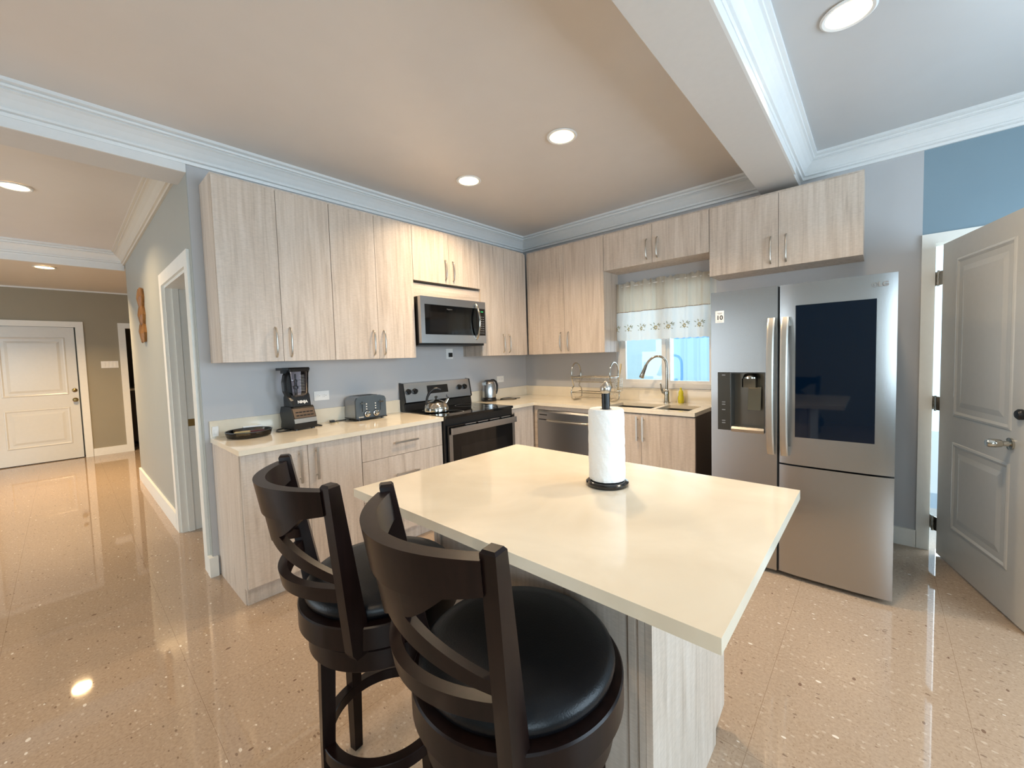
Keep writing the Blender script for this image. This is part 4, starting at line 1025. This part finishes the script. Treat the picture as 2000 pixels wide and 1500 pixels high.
obj('emblem', lathe(bmn(), [(.0125, 0), (.0125, .0012), (.0105, .0012), (.0105, 0)], (3.238, FYF-.0014, 1.706), 24, axis='Y', closed=True), M_GREY, rd)
obj('emblem_mark', B(3.2365, 3.2395, FYF-.0014, FYF-.0002, 1.700, 1.713), M_GREY, rd)
st = obj('sticker', B(2.464, 2.515, FYF-.0006, FYF+.0002, 1.566, 1.642), M_WHITEPL, ld, label='white square sticker marked 10')
text('lettering', '10', .040, M_BLACK, ld, (2.4895, FYF-.0010, 1.597), (1, 0, 0), (0, 0, 1), .0003, bold=.0007)
bm = bmn()
for k in range(2): box(bm, 2.474+.004*k, 2.505-.004*k, FYF-.0010, FYF-.0007, 1.627-k*.006, 1.6295-k*.006)
box(bm, 2.472, 2.507, FYF-.0010, FYF-.0007, 1.572, 1.5732)
obj('sticker_small_print', bm, M_GREY, ld)
bm = bmn(); box(bm, RR-.09, RR-.02, -.86, -.80, 1.7355, 1.752); obj('hinge_cover', bm, M_GREYPL, t, bevel=.004)
bm = bmn(); box(bm, RX+.02, RX+.09, -.86, -.80, 1.7355, 1.752); obj('hinge_cover', bm, M_GREYPL, t, bevel=.004)

# ------------------------------------------------------------------ island
IX0, IX1, IY0, IY1 = 1.804, 3.065, -3.144, -2.227
t = thing('kitchen_island', 'light oak kitchen island base under a cream worktop', 'island', (2.42, -2.6, 0))
BX0, BX1, BYn, BYf = 1.965, 2.843, -2.900, -2.275
bm = B(BX0+.022, BX1-.022, BYn+.018, BYf-.02, .10, ZU-.0005); box(bm, BX0+.022, BX1-.022, BYn+.018, BYf-.106, 0, .10)
obj('body', bm, M_WOOD, t)
prof = [(BYn-.012, 0), (BYf-.10, 0), (BYf-.10, .085), (BYf-.075, .115), (BYf, .14) , (BYf, ZU-.0005), (BYn-.012, ZU-.0005)]
prof = [(BYn-.007, 0), (BYf-.105, 0), (BYf-.105, .055), (BYf, .075), (BYf, ZU-.0005), (BYn-.007, ZU-.0005)]
obj('end_panel', prism(bmn(), prof, 0, BX1-.018, BX1), M_WOOD, t)
obj('end_panel', prism(bmn(), prof, 0, BX0, BX0+.018), M_WOOD, t)
obj('back_panel', B(BX0+.0185, BX1-.0185, BYn, BYn+.0175, 0, ZU-.0005), M_WOOD, t)
for a_, b_, c_ in ((BX1-.062, BX1-.044, .010), (BX1-.036, BX1-.019, .007), (BX0+.019, BX0+.036, .007)):
    obj('corner_trim', B(a_, b_, BYn-c_, BYn-.0005, 0, ZU-.0005), M_WOOD, t)
xm = (BX0+BX1)/2
for a, b_, s in ((BX0+.02, xm, 1), (xm, BX1-.02, -1)):
    d = obj('door', B(a+G, b_-G, BYf-.0195, BYf, .117, ZU-.012), M_WOOD, t, bevel=.001)
    xh = b_-.04 if s == 1 else a+.04
    bar_handle(d, (xh, BYf, .64), (xh, BYf, .84), (0, 1, 0))
o = center_origin(obj('worktop', B(IX0, IX1, IY0, IY1, ZU, ZC), M_QUARTZ, bevel=.003)); tag(o, 'cream quartz island worktop overhanging on the stool side', 'worktop')

# paper towel holder
PX_, PY_ = 2.525, -2.545
t = thing('paper_towel_holder', 'black paper towel holder with a steel finial standing on the island', 'paper towel holder', (PX_, PY_, ZC))
obj('base', lathe(bmn(), [(.074, .0005), (.076, .004), (.076, .012), (.070, .017), (.066, .0185), (0, .0185)], (PX_, PY_, ZC), 48), mat('black_lacquer', (10, 10, 12), .15, coat=.5), t, smooth=True)
obj('post', lathe(bmn(), [(.0145, .019), (.0145, .332)], (PX_, PY_, ZC), 24), M_BLACK, t, smooth=True)
obj('finial', lathe(bmn(), [(.0150, .3322), (.0185, .338), (.0200, .347), (.0195, .355), (.014, .362), (.008, .370), (.003, .375), (0, .376)], (PX_, PY_, ZC), 28), M_NICKEL, t, smooth=True)
bm = bmn(); n = 96; rings = []
random.seed(3)
prof = [(.020, .275), (.058, .277), (.0625, .270), (.0635, .258)]+[(.0635, .258-.232*k/22) for k in range(1, 23)]+[(.061, .0225), (.020, .022)]
for r, z in prof:
    ring = []
    for i in range(n):
        a = 2*PI*i/n; rr = r
        if r > .05: rr += .0011*math.sin(a*7+z*40)*math.sin(z*60+a*3)+.0006*math.sin(a*23+z*170)+random.uniform(-.0003, .0003)
        ring.append(bm.verts.new((PX_+rr*math.cos(a), PY_+rr*math.sin(a), ZC+z)))
    rings.append(ring)
for j in range(len(rings)):
    A, Bq = rings[j], rings[(j+1) % len(rings)]
    for i in range(n): bm.faces.new((A[i], A[(i+1) % n], Bq[(i+1) % n], Bq[i]))
o = obj('paper_towel_roll', bm, M_PAPER, smooth=True); tag(center_origin(o), 'full white paper towel roll on the black holder', 'paper towel roll')

# ------------------------------------------------------------------ bar stools
def stool(loc, rz, legrot, label):
    t = thing('bar_stool', label, 'stool', loc, rz, 'dark wood bar stools at the island')
    f = lambda name, bm, m=M_EXPR, **k: obj(name, bm, m, t, world=False, **k)
    f('seat_cushion', lathe(bmn(), [(.150, .6785), (.216, .679), (.225, .688), (.228, .699), (.225, .711), (.211, .724), (.17, .733), (.10, .737), (0, .738)], n=72), M_LEATHER, smooth=True)
    f('seat_frame', lathe(bmn(), [(.243, .612), (.2455, .6145), (.2455, .674), (.242, .678), (.15, .678), (.15, .612)], n=96, closed=True), smooth=True, autos=.5)
    f('swivel_plate', lathe(bmn(), [(.13, .595), (.13, .6115), (0, .6116)], n=32), M_BLACK)
    f('lower_frame', lathe(bmn(), [(.219, .535), (.2215, .5375), (.2215, .592), (.219, .5945), (.12, .5945), (.12, .535)], n=96, closed=True), smooth=True, autos=.5)
    for k in range(4):
        a = legrot+math.radians((0, 72, 180, 252)[k])
        bm = bmn(); vs = []
        for (r, z, h) in ((.192, 0, .015), (.188, .25, .018), (.178, .5345, .021)):
            c = Vector((r*math.cos(a), r*math.sin(a), z)); u = Vector((math.cos(a), math.sin(a), 0)); v = Vector((-math.sin(a), math.cos(a), 0))
            vs.append([bm.verts.new(c+u*p*h+v*q*h) for p, q in ((-1, -1), (1, -1), (1, 1), (-1, 1))])
        for A, Bq in zip(vs, vs[1:]):
            for i in range(4): bm.faces.new((A[i], A[(i+1) % 4], Bq[(i+1) % 4], Bq[i]))
        bm.faces.new(vs[0][::-1]); bm.faces.new(vs[-1])
        f('leg', bm, bevel=.003)
    f('footrest_ring', lathe(bmn(), [(.170, .204), (.170, .238), (.172, .240), (.201, .240), (.203, .238), (.203, .204), (.201, .202), (.172, .202)], n=96, closed=True), smooth=True, autos=.5)
    # back
    Wz = lambda z: .178+.046*(z-.55)/.54
    Bz = lambda z: .155+.059*(z-.55)/.54
    Sz = lambda z: .080+.030*(z-.55)/.528
    def surf(u, z, off=0):
        w_, b_, s_ = Wz(z), Bz(z), Sz(z)
        p = Vector((u*w_, -(b_+s_*(1-u*u)), z)); tx = Vector((w_, 2*s_*u, 0)).normalized(); nn = Vector((tx.y, -tx.x, 0))
        return p+nn*off
    for s in (-1, 1):
        bm = bmn(); vs = []
        for z in (.600, .620, .70, .80, 1.0, 1.084, 1.090):
            p = Vector((s*Wz(z), -Bz(z)+.010*min(1, (1.09-z)/.4), z)); sh = .0 if z < 1.089 else .004; lowc = .010 if z == .600 else 0
            an = s*.34
            u = Vector((math.cos(an), math.sin(an), 0)); v = Vector((-math.sin(an), math.cos(an), 0))
            hu, hv = .0158-sh, .0165+.012*min(1, (1.09-z)/.4)-sh-lowc
            vs.append([bm.verts.new(p+u*a*hu+v*b_*hv) for a, b_ in ((-1, -1), (1, -1), (1, 1), (-1, 1))])
        for A, Bq in zip(vs, vs[1:]):
            for i in range(4): bm.faces.new((A[i], A[(i+1) % 4], Bq[(i+1) % 4], Bq[i]))
        bm.faces.new(vs[0][::-1]); bm.faces.new(vs[-1])
        f('back_post', bm, bevel=.002)
    def plate(bm, u0, u1, lo, hi, th, nu=24, nz=4):
        F, K = [], []
        for i in range(nu+1):
            u = u0+(u1-u0)*i/nu; a, b_ = lo(u), hi(u)
            F.append([bm.verts.new(surf(u, a+(b_-a)*j/nz, th/2)) for j in range(nz+1)]); K.append([bm.verts.new(surf(u, a+(b_-a)*j/nz, -th/2)) for j in range(nz+1)])
        for i in range(nu):
            for j in range(nz):
                bm.faces.new((F[i][j], F[i+1][j], F[i+1][j+1], F[i][j+1])); bm.faces.new((K[i][j], K[i][j+1], K[i+1][j+1], K[i+1][j]))
            bm.faces.new((F[i][0], K[i][0], K[i+1][0], F[i+1][0])); bm.faces.new((F[i][nz], F[i+1][nz], K[i+1][nz], K[i][nz]))
        for i in (0, nu):
            for j in range(nz): bm.faces.new((F[i][j], F[i][j+1], K[i][j+1], K[i][j]))
        return bm
    rb = lambda u: .985+.028*u*u
    f('top_rail', plate(bmn(), -.94, .94, rb, lambda u: 1.074, .030, 36), smooth=True, autos=.6)
    f('lower_rail', plate(bmn(), -.93, .93, lambda u: .768, lambda u: .808, .024, 36), smooth=True, autos=.6)
    low = lambda u: .912-.098*abs(u)**.9; upp = lambda u: .935-(.935-.838)*((abs(u)-.3)/.7)**.9 if abs(u) > .3 else .935
    bm = bmn()
    plate(bm, -.3, .3, low, lambda u: rb(u)+.002, .018, 16, 6)
    for s in (-1, 1):
        if s == 1: a, b_, c, d = .3, .70, .3, .94
        else: a, b_, c, d = -.70, -.3, -.94, -.3
        plate(bm, a, b_, lambda u: .935+(rb(.7)-.935)*((abs(u)-.3)/.4)**1.4, lambda u: rb(u)+.002, .018, 12, 4)
        plate(bm, c, d, low, upp, .018, 24, 3)
    f('cross_splat', bm, smooth=True, autos=.6)
    return t
stool((2.619, -3.158, 0), -.168, math.radians(211)+.168, 'dark wood swivel bar stool nearest the camera with its whole black round seat in view')
stool((2.055, -3.184, 0), -.109, math.radians(188)+.109, 'dark wood swivel bar stool farther left, partly hidden behind the nearer stool')

# ------------------------------------------------------------------ carved wall hanging in the hallway
CXX = -2.31
t = thing('carved_wall_hanging', 'carved honey-coloured wooden wall hanging on the hallway wall', 'wall decoration', (CXX, -3.25, 1.65))
seg = []
for k in range(3):
    zb_ = 1.652+k*.175
    prof_ = [(0, .10), (.03, .125), (.0875, .165), (.145, .13), (.175, .105)]
    for dz, hw in prof_ if k == 2 else prof_[:-1]: seg.append((zb_+dz, hw*.72))
bm = bmn(); rings = []
for z, hw in seg:
    ring = []
    m_ = 15
    for i in range(m_):
        s = -1+2*i/(m_-1); g = .010*abs(math.sin(s*PI*2.5))
        ring.append(bm.verts.new((CXX+hw*s, -3.2505-.014-.030*(1-s*s)*hw/.12-g*.6, z+.012*math.sin(s*4+z*5))))
    for i in range(2): ring.append(bm.verts.new((CXX+(hw if i == 0 else -hw), -3.2506, z)))
    rings.append(ring)
for A, Bq in zip(rings, rings[1:]):
    for i in range(len(A)): bm.faces.new((A[i], A[(i+1) % len(A)], Bq[(i+1) % len(A)], Bq[i]))
bm.faces.new(rings[0]); bm.faces.new(rings[-1])
obj('carving', bm, M_CARVE, t)

# dim room beyond the far doorway
t = thing('sideboard', 'dark wooden sideboard in the room beyond the far doorway', 'sideboard', (-7.1, -2.72, 0))
obj('body', B(-7.4, -6.8, -3.15, -2.0, .05, .98), M_DKWOOD, t); obj('top', B(-7.42, -6.78, -3.17, -1.98, .9805, 1.02), M_TRIM, t)
bm = bmn()
for x in (-7.36, -6.84):
    for y in (-3.1, -2.05): box(bm, x-.02, x+.02, y-.02, y+.02, 0, .05)
obj('foot', bm, M_DKWOOD, t)
